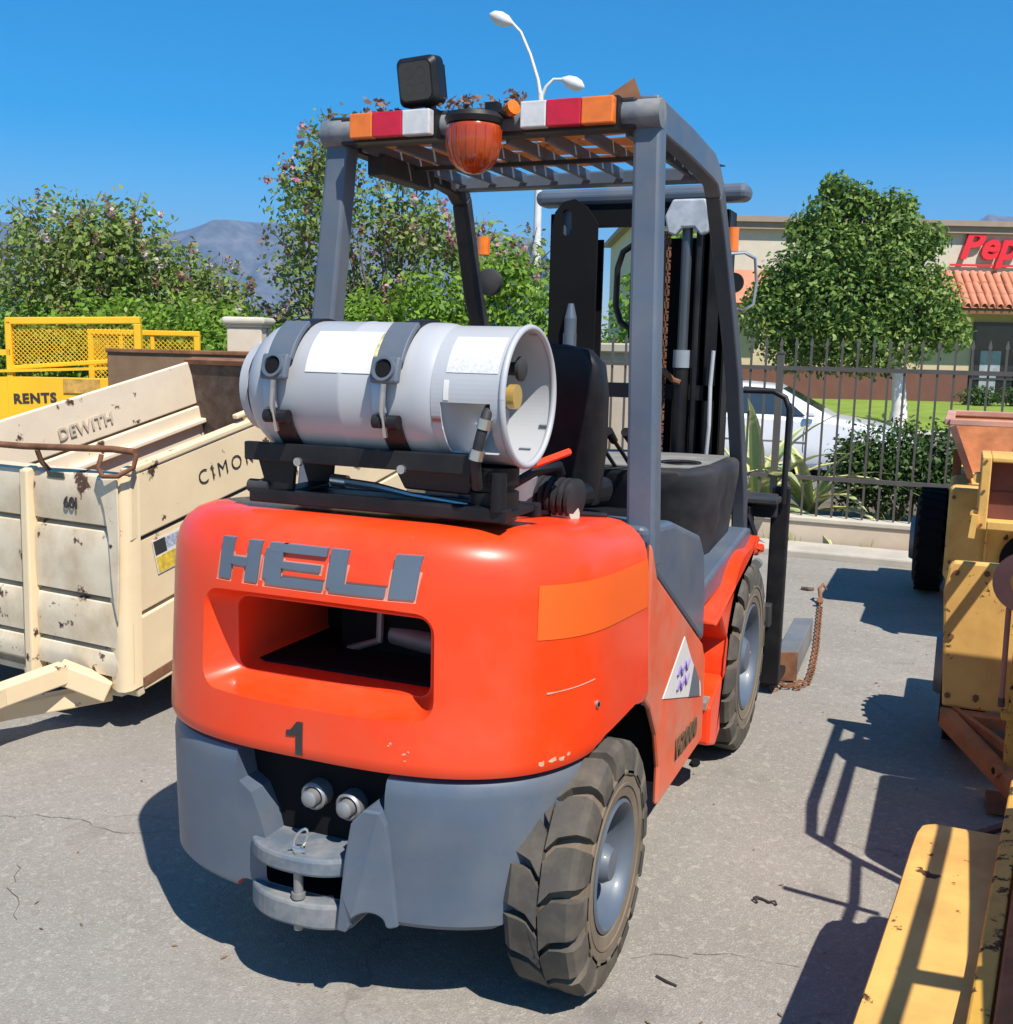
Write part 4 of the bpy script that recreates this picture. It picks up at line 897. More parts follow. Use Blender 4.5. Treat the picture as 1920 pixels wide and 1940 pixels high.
# ---- mast
for sx in (-1, 1):
    x0 = sx*.375
    b = MB(); b.box(min(x0, sx*.345), max(x0, sx*.345), 2.02, 2.16, .12, 2.05); b.box(min(x0, sx*.30), max(x0, sx*.30), 2.02, 2.04, .12, 2.05); b.box(min(x0, sx*.30), max(x0, sx*.30), 2.14, 2.16, .12, 2.05); b.build('mast_channel', black, fk, bevel=.004)
    b = MB(); xi = sx*.295; b.box(min(xi, sx*.27), max(xi, sx*.27), 2.05, 2.19, .15, 2.07); b.box(min(xi, sx*.24), max(xi, sx*.24), 2.05, 2.065, .15, 2.07); b.build('inner_mast_channel', charcoal, fk, bevel=.004)
    b = MB(); b.box(*((.075, .36) if sx > 0 else (-.36, -.20)), 2.20, 2.215, .3, 1.96); b.build('mast_back_plate', blackmatte, fk)
    xc = sx*.235
    b = MB(); b.cyl((xc-sx*.02, 2.0, .3), (xc-sx*.02, 2.0, 1.45), .032, n=18); b.build('lift_cylinder', black, fk, smooth=40)
    b = MB(); b.cyl((xc-sx*.02, 2.0, 1.45), (xc-sx*.02, 2.0, 2.02), .021, n=18); b.build('lift_rod', mat('dull_rod', (.10, .115, .135), .3, metal=.5), fk, smooth=40)
    b = MB(); b.cyl((xc-sx*.02, 2.0, 1.43), (xc-sx*.02, 2.0, 1.50), .036, n=18); b.build('cylinder_collar', mat('collar_grey', (.26, .29, .33), .4), fk, smooth=40)
    b = MB(); b.tube([(xc+sx*.035, 1.985, .4), (xc+sx*.035, 1.985, 1.5), (xc+sx*.03, 1.99, 1.98)], .011, 7); b.build('mast_hose', black, fk, smooth=50)
# tie bars
b = MB(); b.box(-.455, .44, 2.03, 2.15, 2.085, 2.152); b.build('mast_top_bar', bluegrey, fk, bevel=.03, seg=3)
b = MB(); b.box(-.30, .30, 2.05, 2.12, 2.0, 2.085); b.build('mast_crosshead', blackmatte, fk)
b = MB(); b.box(-.36, .36, 2.02, 2.05, 1.30, 1.36); b.build('mast_tie_bar', black, fk)
b = MB(); b.box(-.36, .36, 2.02, 2.05, .75, .83); b.build('mast_tie_bar', black, fk)
# left dark cover with slot and worn paint
b = MB(); prof = [(-.35, 1.45), (-.35, 1.98), (-.335, 2.05), (-.30, 2.09), (-.25, 2.10), (-.20, 2.07), (-.15, 2.0), (-.15, 1.45)]
b.prism(prof, XZ, 1.965, 1.98); cv = b.build('sheave_cover', blackmatte, fk)
b = MB(); b.prism([(x, z) for x, z in rrect(-.302, -.262, 1.955, 2.06, .018)], XZ, 1.90, 2.1); boolean(cv, [b.build('cutter', blackmatte)])
b = MB(); b.box(-.305, -.26, 1.99, 1.995, 1.94, 2.08); b.build('sheave', bluegrey, fk)
b = MB(); b.box(-.275, -.225, 1.94, 1.97, 1.50, 1.56); b.cyl((-.25, 1.955, 1.36), (-.25, 1.955, 1.62), .026, n=18); b.cyl((-.25, 1.955, 1.62), (-.25, 1.955, 1.68), .026, .012, n=18); b.build('tilt_guard', bluegrey, fk, smooth=40)
b = MB(); b.prism([(.13, 2.02), (.16, 2.085), (.29, 2.085), (.315, 2.02), (.305, 1.955), (.275, 1.945), (.25, 1.975), (.20, 1.975), (.175, 1.945), (.145, 1.955)], XZ, 1.955, 1.99); b.build('chain_anchor', mat('worn_light_steel', (.4, .43, .46), .5, var=.3, vs=14), fk, bevel=.008)
for s0 in (-1, 1):
    b = MB(); b.tube([(.155+.0, 1.985, 2.06), (.152, 1.985, 1.2), (.15, 1.99, .6)], .002, 4)
    ch = None
def chain(x, y, z0, z1, parent):
    b = MB(); n_ = int((z1-z0)/.025)
    for k in range(n_):
        z = z0+k*.025
        for dx in ((-.014, -.004, .006, .016) if k % 2 else (-.009, .001, .011)): b.box(x+dx-.0018, x+dx+.0018, y-.009, y+.009, z-.011, z+.016)
        b.box(x-.017, x+.02, y-.004, y+.004, z-.004, z+.004)
    return b.build('lift_chain', rustm, parent)
chain(.135, 1.985, .7, 1.99, fk); chain(-.20, 1.985, .7, 1.99, fk)
b = MB(); b.tube([(.10, 1.97, 1.40), (.12, 1.96, 1.43), (.15, 1.96, 1.42), (.19, 1.965, 1.38), (.22, 1.97, 1.37)], .012, 7); b.build('chain_clip', rustm, fk, smooth=50)
b = MB(); b.tube([(.335, 1.99, 1.08), (.342, 1.985, 1.2), (.338, 1.99, 1.36), (.345, 1.985, 1.5)], .008, 8); b.build('tilt_hose', mat('pale_hose', (.42, .43, .45), .6), fk)
# carriage, backrest, forks
b = MB(); b.box(-.58, .58, 2.30, 2.36, .80, .90); b.box(-.58, .58, 2.30, 2.36, .32, .42); b.box(-.56, .60, 2.18, 2.30, .872, .898); b.build('fork_carriage', charcoal, fk, bevel=.006)
for sx in (-1, 1):
    b = MB(); b.box(sx*.46-.03, sx*.46+.03, 2.18, 2.30, .34, .86); b.build('carriage_plate', black, fk, bevel=.005)
    b = MB(); b.box(sx*.585-.038, sx*.585+.038, 2.36, 2.405, .05, .93); b.prism([(2.36, .045), (2.405, .09), (3.4, .065), (3.4, .05), (2.36, .045)][:4], YZ, sx*.585-.038, sx*.585+.038); b.build('fork', black, fk, bevel=.008)
b = MB(); b.tube([(-.565, 2.34, .86), (-.565, 2.36, 1.26), (-.55, 2.36, 1.31), (-.50, 2.36, 1.335), (.53, 2.36, 1.335), (.58, 2.36, 1.31), (.60, 2.36, 1.26), (.60, 2.34, .86)], .013, 9); b.build('backrest_frame', black, fk, smooth=50)
for x in (-.3, 0.05):
    b = MB(); b.tube([(x, 2.35, .88), (x, 2.36, 1.335)], .011, 8); b.build('backrest_bar', black, fk, smooth=50)
b = MB()
for x, z in ((.44, .75), (.50, .72), (.53, .62), (.47, .60)): b.cyl((x, 2.2, z), (x, 2.16, z), .022, n=12)
b.build('roller_bolts', steel, fk)
b = MB(); b.tube([(.44, 2.15, .5), (.50, 2.14, .62), (.52, 2.16, .75), (.47, 2.2, .85)], .011, 7); b.build('carriage_hose', black, fk, smooth=50)

# ---- tank bracket on the counterweight
TY, TZ, TR = -.124, 1.392, .157
b = MB(); b.box(-.245, .405, -.245, -.205, 1.130, 1.160); b.box(-.245, .405, -.06, -.03, 1.118, 1.150); b.box(-.235, .40, -.205, -.06, 1.140, 1.148); b.build('bracket_base', black, fk, bevel=.004)
b = MB(); b.cyl((-.255, -.225, 1.165), (-.20, -.225, 1.165), .016, n=12); b.build('base_pin', charcoal, fk, smooth=40)
LEG = [(-.235, 1.245), (-.125, 1.25), (-.135, 1.16), (-.205, 1.155)]
b = MB(); b.prism(LEG, XZ, -.23, -.215); b.prism(LEG, XZ, -.06, -.05); b.box(-.205, -.14, -.215, -.06, 1.15, 1.16); b.build('bracket_leg', black, fk, bevel=.004)
b = MB()
for y in (-.245, -.02): b.bar((-.25, y, 1.250), (.345, y, 1.250), .018, .042)
b.box(-.25, .34, -.238, -.03, 1.232, 1.238); b.build('bracket_saddle', black, fk, bevel=.004)
b = MB(); b.lathe([(0, .055), (.045, .055), (.048, .045), (.06, .045), (.062, .055), (.10, .055)], (.338, -.15, 1.14), (0, 0, 1), 26, True, True); b.box(.29, .40, -.22, -.06, 1.135, 1.145); b.build('swivel_post', black, fk, smooth=40)
b = MB(); b.cyl((.385, -.235, 1.155), (.385, -.235, 1.235), .018, n=14); b.build('latch_pin', black, fk, smooth=40)
b = MB(); b.prism([(.10, 1.23), (.13, 1.178), (.29, 1.175), (.31, 1.23)], XZ, -.18, -.10); b.build('bracket_web', mat('dark_maroon', (.05, .012, .012), .5), fk, bevel=.005)
b = MB(); b.tube([(-.06, -.16, 1.182), (.05, -.165, 1.176), (.15, -.175, 1.164), (.29, -.18, 1.154)], [.010, .010, .007, .006], 8); b.cyl((-.07, -.16, 1.183), (-.03, -.16, 1.181), .015, n=12); b.build('gas_strut', chrome, fk, smooth=40)
for x, z in ((-.10, 1.232), (.165, 1.232)):
    b = MB(); b.cyl((x, -.262, z), (x, -.250, z), .010, n=10); b.build('bolt', chrome, fk)

# straps with latches
def arc_band(x0, x1, a0, a1, r0, r1, n=24):
    """band round the tank between two angles (degrees, 0 = towards the rear, 90 = up)"""
    rings = []
    for i in range(n+1):
        a = R(a0+(a1-a0)*i/n); c, s = math.cos(a), math.sin(a)
        rings.append([(x, TY-r_*c, TZ+r_*s) for x, r_ in ((x0, r0), (x1, r0), (x1, r1), (x0, r1))])
    b = MB(); b.loft(rings); return b
for sx in (-.128, .150):
    sp = arc_band(sx-.024, sx+.024, 60, 270, TR+.001, TR+.006, 40).build('tank_strap', black, fk, smooth=50)
    arc_band(sx-.028, sx+.022, -85, -22, TR+.001, TR+.006).build('tank_strap', black, fk, smooth=50)
    lb = arc_band(sx-.034, sx+.03, 24, 62, TR+.008, TR+.020).build('latch', bluegrey, fk, bevel=.003)
    b = arc_band(sx-.036, sx+.032, 8, 26, TR+.016, TR+.034, 8); b.build('latch_cup', bluegrey, lb, bevel=.006)
    a = R(17); r_ = TR+.034; p0 = Vector((sx-.002, TY-r_*math.cos(a), TZ+r_*math.sin(a))); nn = Vector((0, -math.cos(a), math.sin(a)))
    b = MB(); b.cyl(p0-nn*.004, p0+nn*.0012, .021, n=20); b.build('latch_hole', blackmatte, lb)
    b = MB(); b.lathe([(0, .020), (.006, .021), (.006, .027), (0, .028)], p0, nn, 22); b.build('latch_ring', bluegrey, lb, smooth=40)
    b = arc_band(sx-.042, sx-.008, -14, 10, TR+.001, TR+.010, 8); b2 = b; b2.build('latch_hook', mat('zinc', (.38, .43, .52), .4, metal=.4), lb, bevel=.003)
    b = MB(); a = R(-8); r_ = TR+.022
    b.tube([(sx-.005, TY-r_*math.cos(R(8)), TZ+r_*math.sin(R(8))), (sx-.010, TY-r_*math.cos(R(-10)), TZ+r_*math.sin(R(-10))), (sx-.012, TY-(r_)*math.cos(R(-30)), TZ+(r_)*math.sin(R(-30)))], .006, 8); b.build('t_bolt', chrome, lb, smooth=40)
    b = MB(); a = R(-19); r_ = TR+.016; b.cyl((sx-.036, TY-r_*math.cos(a), TZ+r_*math.sin(a)), (sx-.017, TY-r_*math.cos(a), TZ+r_*math.sin(a)), .015, n=14); b.cyl((sx+.0, TY-r_*math.cos(a), TZ+r_*math.sin(a)), (sx+.024, TY-r_*math.cos(a), TZ+r_*math.sin(a)), .015, n=14); b.build('strap_pivot', black, lb, smooth=40)

# ---- gas bottle (a thing of its own)
gt = thing('gas_bottle', 'light grey gas bottle lying across the forklift under two black straps', 'gas bottle', (0, TY, TZ))
b = MB(); b.lathe([(-.272, .001), (-.270, .04), (-.264, .075), (-.252, .105), (-.234, .130), (-.210, .147), (-.187, .1555), (-.178, .157), (.012, .157), (.016, .1582), (.024, .1582), (.028, .157), (.20, .157), (.222, .1555), (.25, .147), (.272, .128), (.286, .09), (.292, .04), (.293, .001)], (0, 0, 0), (1, 0, 0), 56)
b.build('tank_body', tankm, gt, smooth=50)
b = MB(); b.lathe([(-.266, .09), (-.280, .095), (-.280, .104), (-.255, .108)], (0, 0, 0), (1, 0, 0), 44); b.build('foot_ring', tankm, gt, smooth=50)
# collar with windows
def collar(xs, r0, r1, wins, n=96):
    b = MB()
    for i in range(len(xs)-1):
        for k in range(n):
            am = 360*(k+.5)/n; xm = (xs[i]+xs[i+1])/2
            if any(w0 < xm < w1 and a0 < am < a1 for w0, w1, a0, a1 in wins): continue
            q = []
            for r_ in (r0, r1):
                for xx, aa in ((xs[i], k), (xs[i+1], k), (xs[i+1], k+1), (xs[i], k+1)):
                    a = R(360*aa/n); q.append((xx, -r_*math.cos(a), r_*math.sin(a)))
            b.add(q, [(0, 1, 2, 3), (7, 6, 5, 4), (0, 4, 5, 1), (1, 5, 6, 2), (2, 6, 7, 3), (3, 7, 4, 0)])
    return b
cb_ = collar([.242, .264, .29, .31, .33, .35, .379, .405], .1465, .151, [(.262, .379, 308, 355)])
bm = bmesh.new(); o = cb_.build('collar', tankm, gt); bm.from_mesh(o.data); bmesh.ops.remove_doubles(bm, verts=bm.verts, dist=1e-5); 
seen = {}
for f in list(bm.faces):
    k = tuple(sorted(v.index for v in f.verts)); seen.setdefault(k, []).append(f)
bmesh.ops.delete(bm, geom=[f for v in seen.values() if len(v) > 1 for f in v], context='FACES_ONLY'); bmesh.ops.recalc_face_normals(bm, faces=bm.faces); bm.to_mesh(o.data); bm.free(); smooth(o, 45)
b = MB(); rg = [(.405, -.149*math.cos(a), .149*math.sin(a)) for a in np.linspace(0, 6.2832, 61)]; b.tube(rg, .0075, 8, False); b.build('collar_rim', tankm, gt, smooth=50)
b = MB(); b.cyl((.288, 0, .0), (.365, 0, 0), .020, n=16); b.cyl((.36, 0, 0), (.378, 0, 0), .027, n=16); b.bar((.315, 0, 0), (.325, -.05, .0), .022, .022); b.build('valve', brass, gt, smooth=40)
b = MB(); b.cyl((.288, .02, .06), (.37, .02, .06), .015, n=14); b.lathe([(0, .02), (.004, .027), (.012, .027), (.016, .02)], (.368, .02, .06), (1, 0, 0), 18, True, True); b.build('gauge', charcoal, gt, smooth=40)
b = MB(); b.cyl((.288, .05, -.05), (.325, .05, -.05), .012, n=12); b.cyl((.325, .05, -.05), (.33, .05, -.05), .02, n=12); b.build('relief_valve', steel, gt, smooth=40)
b = MB(); b.tube([(.33, 0, 0), (.36, -.08, .0), (.372, -.15, -.03), (.365, -.162, -.075), (.350, -.155, -.125), (.335, -.11, -.19)], .0115, 9); b.build('gas_hose', charcoal, gt, smooth=50)
for q in ((.3705, -.157, -.05), (.354, -.157, -.115)):
    b = MB(); b.lathe([(-.011, .012), (-.011, .0155), (.011, .0155), (.011, .012)], q, (-.25, 0, -1), 14); b.build('hose_clamp', chrome, gt, smooth=40)
def tank_label(nm, x0, x1, a0, a1, mm, rr=.1578):
    rings = []
    for i in range(13):
        a = R(a0+(a1-a0)*i/12); rings.append([(x, -r_*math.cos(a), r_*math.sin(a)) for x, r_ in ((x0, rr), (x1, rr), (x1, rr+.0009), (x0, rr+.0009))])
    b = MB(); b.loft(rings); return b.build(nm, mm, gt, smooth=60)
tank_label('label', -.068, .096, 16, 57, whitelabel)
tank_label('label', .098, .124, 16, 55, mat('yellow_black_label', (.55, .43, .2), .6, var=.6, vs=60))
tank_label('label', .274, .392, 20, 56, mat('printed_label', (.58, .57, .54), .6, var=.16, vs=170), .1515)
tank_label('tape_mark', .272, .284, -2, 14, whitelabel, .1515)

# ---- roof sheet, leaf litter
rs_ = thing('roof_sheet', 'warped brown plastic sheet lying on the forklift roof bars', 'plastic sheet', (0, 0, 2.090))
for i, (y0, y1) in enumerate(((.545, .74), (.755, .87), (.885, .99), (1.01, 1.09), (1.11, 1.175))):
    b = MB(); rings = []
    for k in range(14):
        x = -.432+.864*k/13; wv = .004*(1+math.sin(k*1.3+i*2)); lift = max(0, (x-.30)/.13)**2*(.055 if i == 0 else .01)
        rings.append([(x, y0, wv*.3+lift+.001), (x, y1, wv+lift*.4+.001), (x, y1, wv+lift*.4+.005), (x, y0, wv*.3+lift+.005)])
    b.loft(rings); b.build('sheet_strip', brownplastic, rs_)
b = MB(); b.add([(.28, .56, .045), (.44, .56, .04), (.395, .60, .127), (.28, .56, .041), (.44, .56, .036), (.395, .60, .123)], [(0, 1, 2), (5, 4, 3), (0, 3, 4, 1), (1, 4, 5, 2), (2, 5, 3, 0)]); b.build('curled_corner', brownplastic, rs_)
b = MB(); b.prism([(1.245, 0), (1.40, .018), (1.40, .022), (1.245, .006)], YZ, .40, .48); b.build('front_flap', black, rs_)
lt = foliage('fallen_blossom', [((-.05, .50, 2.16), (.10, .05, .02), 90), ((.09, .5, 2.165), (.04, .04, .025), 40), ((-.35, .52, 2.15), (.09, .05, .015), 70), ((-.33, .50, 2.175), (.05, .03, .02), 18), ((.1, .8, 2.14), (.3, .25, .015), 150)], .022, seed_brown, None, 77)
tag(lt, kind='stuff')

# ---- beam on the ground in front, with chain
t = thing('rusty_beam', 'short rusty box beam lying on the ground ahead of the right front wheel', 'steel beam', (0, 0, 0))
b = MB()
pts0 = [(.572, 2.56), (.668, 2.60), (.648, 3.32), (.556, 3.28)]
b.loft([[(x, y, z) for x, y in pts0] for z in (.015, .14)]); b.build('beam_body', [steel], t, bevel=.006)
b = MB(); b.loft([[(.568, 2.552, z), (.672, 2.595, z), (.671, 2.606, z), (.567, 2.563, z)] for z in (.012, .145)]); b.build('end_plate', rustm, t)
t = thing('chain', 'rusty chain with a hook lying beside the rusty beam', 'chain')
def link(p, d, up, L_=.045, wd=.014, r_=.0045):
    p, d, up = Vector(p), Vector(d).normalized(), Vector(up); s_ = d.cross(up).normalized(); out = []
    for k in range(13):
        a = k*6.2832/12; out.append(p+d*(math.cos(a)*L_/2)+s_*(math.sin(a)*wd))
    b = MB(); b.tube(out, r_, 5, False); return b
pth = [(.50, 2.42), (.55, 2.46), (.60, 2.43), (.64, 2.49), (.69, 2.50), (.70, 2.55), (.66, 2.53), (.72, 2.60), (.715, 2.8), (.70, 3.0), (.685, 3.2), (.665, 3.4), (.645, 3.6), (.625, 3.8), (.605, 4.0), (.585, 4.2)]
k = 0
for i in range(len(pth)-1):
    p_, q = Vector((*pth[i], 0)), Vector((*pth[i+1], 0)); n_ = max(1, int((q-p_).length/.034))
    for j in range(n_):
        c = p_+(q-p_)*(j/n_); c.z = .012+(.02 if i < 6 and j % 2 else 0); link(c, q-p_, (0, 0, 1) if k % 2 else (1, .2, .3)).build('link', rustm, t); k += 1
b = MB(); b.tube([(.585, 4.2, .02), (.575, 4.28, .04), (.56, 4.33, .08), (.575, 4.38, .10), (.60, 4.37, .07)], [.009, .011, .012, .010, .005], 8); b.lathe([(0, .02), (.02, .02)], (.58, 4.2, .03), (.1, -.3, .3), 10, True, True); b.build('hook', rustm, t, smooth=50)

# ================================================================== CREAM DUMP TRAILER (nose down on its tongue)
tl = thing('dump_trailer', 'cream rust-pitted dump trailer resting nose down on its tongue, beside the forklift', 'trailer')
az_, pt_ = R(5), R(12.5)
F_ = Vector((math.sin(az_)*math.cos(pt_), math.cos(az_)*math.cos(pt_), math.sin(pt_))); R_ = Vector((math.cos(az_), -math.sin(az_), 0)); U_ = R_.cross(F_)
tl.matrix_world = Matrix(((R_.x, F_.x, U_.x, -1.53), (R_.y, F_.y, U_.y, .75), (R_.z, F_.z, U_.z, .2), (0, 0, 0, 1)))
SL = .24; BW = 1.38; BL = 1.95
def side_plank(r0, r1, u0, u1, m_, nm):
    b = MB(); b.prism([(u0*SL+.004, u0), (BL, u0), (BL, u1), (u1*SL+.004, u1)], YZ, r0, r1); return b.build(nm, m_, tl, bevel=.006)
for (u0, u1), o_ in zip(((.0, .238), (.25, .522), (.536, .775)), (.0, -.008, .004)):
    side_plank(-.035, o_, u0, u1, cream, 'side_panel'); side_plank(-BW, -BW+.03-o_, u0, u1, cream_in, 'side_panel')
side_plank(-.028, -.012, .0, .775, darkrust, 'side_backing'); side_plank(-BW+.004, -BW+.012, .0, .74, darkrust, 'side_backing')
b = MB(); b.bar((-.015, .775*SL, .79), (-.015, BL, .79), .05, .028, (0, 0, 1)); b.build('top_rail', cream, tl, bevel=.008)
b = MB(); b.bar((-.015, .8, .833), (-.015, BL, .838), .03, .02, (0, 0, 1)); 
for f in (.85, 1.3, 1.75): b.box(-.022, -.008, f, f+.03, .80, .83)
b.build('hand_rail', cream, tl, bevel=.006)
b = MB(); b.bar((-BW+.005, .775*SL, .742), (-BW+.005, BL, .742), .04, .012, (0, 0, 1)); b.build('top_rail', rustm, tl)
b = MB(); b.bar((-BW+.05, .45*SL, .44), (-BW+.05, BL, .44), .05, .025, (0, 0, 1)); b.build('inner_rib', cream_in, tl, bevel=.006)
b = MB(); b.box(-BW, 0, .02, BL, -.03, .0); b.build('bed_floor', rustm, tl)
# front wall: four bulged panels each side of the middle post
def front_panel(r0, r1, u0, u1, m_=cream_front):
    b = MB(); rings = []
    for u, off in ((u0, .0), (u0+.012, -.020), (u0+(u1-u0)*.5, -.026), (u1-.03, -.024), (u1-.008, -.016), (u1, .004)):
        rings.append([(r0, u*SL+off, u), (r1, u*SL+off, u), (r1, u*SL+.03, u), (r0, u*SL+.03, u)])
    b.loft(rings); return b.build('front_panel', m_, tl, smooth=30)
for r0, r1 in ((-.485, -.045), (-.93, -.535), (-1.36, -.97)):
    for u0, u1 in ((.02, .125), (.13, .31), (.318, .575), (.583, .775)): front_panel(r0, r1, u0, u1)
for r in (-.51, -.95):
    b = MB(); rings = [[(r-.022, u*SL-.055, u), (r+.022, u*SL-.055, u), (r+.022, u*SL+.02, u), (r-.022, u*SL+.02, u)] for u in (-.06, .78)]
    b.loft(rings); b.build('front_post', cream, tl, bevel=.008)
b = MB(); rings = []
for u in np.linspace(-.02, .775, 6):
    rings.append([(-.10, u*SL-.006, u), (-.05, u*SL-.024, u), (-.02, u*SL-.018, u), (-.002, u*SL+.004, u), (.006, u*SL+.05, u), (-.01, u*SL+.05, u), (-.1, u*SL+.02, u)])
b.loft(rings); b.build('corner_post', cream, tl, smooth=60)
b = MB()
for u0, u1, w0, w1 in ((.40, .775, .04, .17),):
    pts = [(-.03, .25), (-.045, .30), (-.060, .42), (-.070, .56), (-.09, .66), (-.13, .765), (-.02, .775), (-.015, .5)]
    b.loft([[(r, u*SL-.030-dd, u) for r, u in pts] for dd in (0, .008)])
b.build('corner_shade_plate', cream_front, tl, bevel=.003)  # bent plate added to throw the curved shadow beside the corner
b = MB(); b.prism([(.03, -.0), (1.2, -.0), (1.2, -.10), (.06, -.05)], YZ, -.05, -.006); b.build('sill', cream, tl, bevel=.006)
b = MB(); b.box(-BW, 0, .02, .055, -.06, .02); b.build('front_sill', cream_front, tl, bevel=.006)
# rod along the top of the front wall with a bent loop at its end
b = MB(); b.tube([(-1.0, .155, .865), (-.5, .155, .868), (-.05, .19, .875), (.045, .20, .868)], .013, 9); b.build('top_rod', rustm, tl, smooth=50)
b = MB(); b.tube([(-.42, .15, .86), (-.425, .16, .81), (-.42, .18, .77)], .010, 7); b.build('rod_end', rustm, tl, smooth=50)
b = MB(); b.tube([(-.09, .165, .86), (-.095, .14, .815), (-.06, .125, .79), (.0, .14, .79), (.045, .18, .815), (.052, .20, .86)], .009, 8); b.build('rod_loop', rustm, tl, smooth=50)
b = MB(); b.box(-.40, -.31, .153, .158, .752, .775); b.build('maker_plate', mat('green_black_plate', (.05, .07, .05), .5, var=.4, vs=60), tl)
tg = b
# tailgate board at the far end
b = MB(); b.box(-BW+.02, -.03, BL-.02, BL+.03, .0, .765); b.build('tailgate', darkrust, tl)
b = MB(); b.box(-BW, .0, BL-.03, BL+.04, .765, .79); b.build('tailgate_cap', rustm, tl)
# writing
lettering('stencil', 'CIMOR', .085, ink, tl, (.0045+.003, .68, .655), (0, 1, 0), (0, 0, 1), depth=.002, offset=-.0012, space=1.35)
lettering('stencil', '60I', .062, ink, tl, (-.275, .66*SL-.030, .665), (1, 0, 0), (0, SL, 1), depth=.003, offset=.001, space=1.0)
lettering('faded_stencil', 'DEWITH', .085, inkfaint, tl, (-BW+.034, 1.15, .62), (0, 1, 0), (0, 0, 1), depth=.002, offset=.002, space=1.1)
lettering('faded_stencil', 'CLEAR', .07, inkfaint, tl, (-BW+.034, .50, .60), (0, 1, 0), (0, 0, 1), depth=.002, offset=.002)
def sticker(f0, f1, u0, u1, m_, x=-.005): 
    b = MB(); b.box(x, x+.0015, f0, f1, u0, u1); return b.build('warning_sticker', m_, tl)
sticker(.235, .42, .362, .497, whitelabel); sticker(.24, .30, .437, .493, ink, -.0042); sticker(.30, .415, .445, .49, mat('grey_print', (.35, .38, .45), .6, var=.5, vs=90), -.0042); sticker(.24, .415, .366, .430, mat('yellow_print', (.62, .43, .05), .6, var=.35, vs=50), -.0042)
# tongue, axle
def wbar(nm, pts, w_, h_, m_=cream):
    inv = tl.matrix_world.inverted(); b = MB()
    for p_, q in zip(pts, pts[1:]): b.bar(inv@Vector(p_), inv@Vector(q), w_, h_, inv.to_3x3()@Vector((0, 0, 1)))
    return b.build(nm, m_, tl, bevel=.006)
wbar('tongue_beam', [(-1.84, -.2, .185), (-1.83, .416, .22), (-1.775, .665, .245)], .07, .075)
wbar('tongue_beam', [(-1.80, .655, .25), (-1.645, .755, .165)], .075, .08)
wbar('tongue_brace', [(-2.06, .1, .10), (-1.936, .503, .115), (-1.70, .82, .135)], .06, .065)
wbar('tongue_crossmember', [(-2.1, .80, .16), (-1.6, .80, .17)], .06, .06, cream_front)
inv = tl.matrix_world.inverted()
for x in (-2.85, -1.5):
    b = MB(); b.lathe([(-.09, .17), (-.09, .26), (-.07, .295), (.07, .295), (.09, .26), (.09, .17)], inv@Vector((x+.12*(1 if x < -2 else -2.0), 1.95, .295)), inv.to_3x3()@Vector((1, 0, 0)), 30, True, True); b.build('trailer_wheel', rubber, tl, smooth=35)
b = MB(); b.cyl(inv@Vector((-2.8, 1.95, .295)), inv@Vector((-1.6, 1.95, .295)), .04); b.box(-1.2, -1.1, .1, 1.9, -.12, -.03); b.box(-.3, -.2, .1, 1.9, -.12, -.03); b.build('axle', blackmatte, tl)

# ================================================================== BROWN BIN AND YELLOW BASKET BEHIND IT
rb_ = thing('rusty_bin', 'plain brown rusted steel bin behind the cream trailer', 'steel bin', (-3.40, 3.20, 0), (0, 0, math.atan2(.30, .71)))
for nm, bx in (('front_plate', (-.39, .52, 0, .02, .25, 1.41)), ('back_plate', (-.39, .52, .85, .87, .25, 1.40)), ('end_plate', (-.40, -.38, 0.021, .849, .25, 1.40)), ('end_plate', (.51, .53, .021, .849, .25, 1.40)), ('bin_floor', (-.38, .51, .021, .849, .25, .28))):
    b = MB(); b.box(*bx); b.build(nm, brownsteel, rb_)
b = MB(); b.bar((-.40, .01, 1.42), (.53, .01, 1.415), .05, .025); b.bar((-.40, .86, 1.41), (.53, .86, 1.41), .05, .025); b.build('rim', rustm, rb_, bevel=.005)
b = MB()
for x in (-.3, .42):
    for y in (.1, .75): b.box(x, x+.06, y, y+.06, 0, .25)
b.build('skid', rustm, rb_)
yb_ = thing('mesh_platform', 'bright yellow work platform with mesh guard panels behind the cream trailer', 'work platform', (-5.03, 3.42, 0), (0, 0, math.atan2(.38, .88)))
W1 = .955
b = MB()
b.bar((0, 0, 1.60), (W1, 0, 1.625), .05, .05); b.bar((.02, 0, .85), (.02, 0, 1.60), .045, .05, (0, 1, 0)); b.bar((W1-.02, 0, 1.0), (W1-.02, 0, 1.60), .05, .05, (0, 1, 0)); b.bar((0, 0, 1.27), (W1, 0, 1.35), .03, .03)
b.build('guard_frame', yellow, yb_, bevel=.006)
b = MB()
def meshpanel(b, x0, x1, z0, z1, y, st=.032):
    n_ = int((x1-x0+z1-z0)/st)
    for k in range(n_):
        s_ = k*st
        a = (x0+max(0, s_-(z1-z0)), z0+min(s_, z1-z0)); c = (x0+min(s_, x1-x0), z0+max(0, s_-(x1-x0)))
        if abs(a[0]-c[0]) > .005: b.bar((a[0], y, a[1]), (c[0], y, c[1]), .004, .005, (0, 1, 0))
        a = (x1-max(0, s_-(z1-z0)), z0+min(s_, z1-z0)); c = (x1-min(s_, x1-x0), z0+max(0, s_-(x1-x0)))
        if abs(a[0]-c[0]) > .005: b.bar((a[0], y+.004, a[1]), (c[0], y+.004, c[1]), .004, .005, (0, 1, 0))
meshpanel(b, .04, W1-.04, 1.30, 1.575, .0); tag(b.build('guard_mesh', yellow, yb_), kind='stuff')
b = MB()   # second guard further back
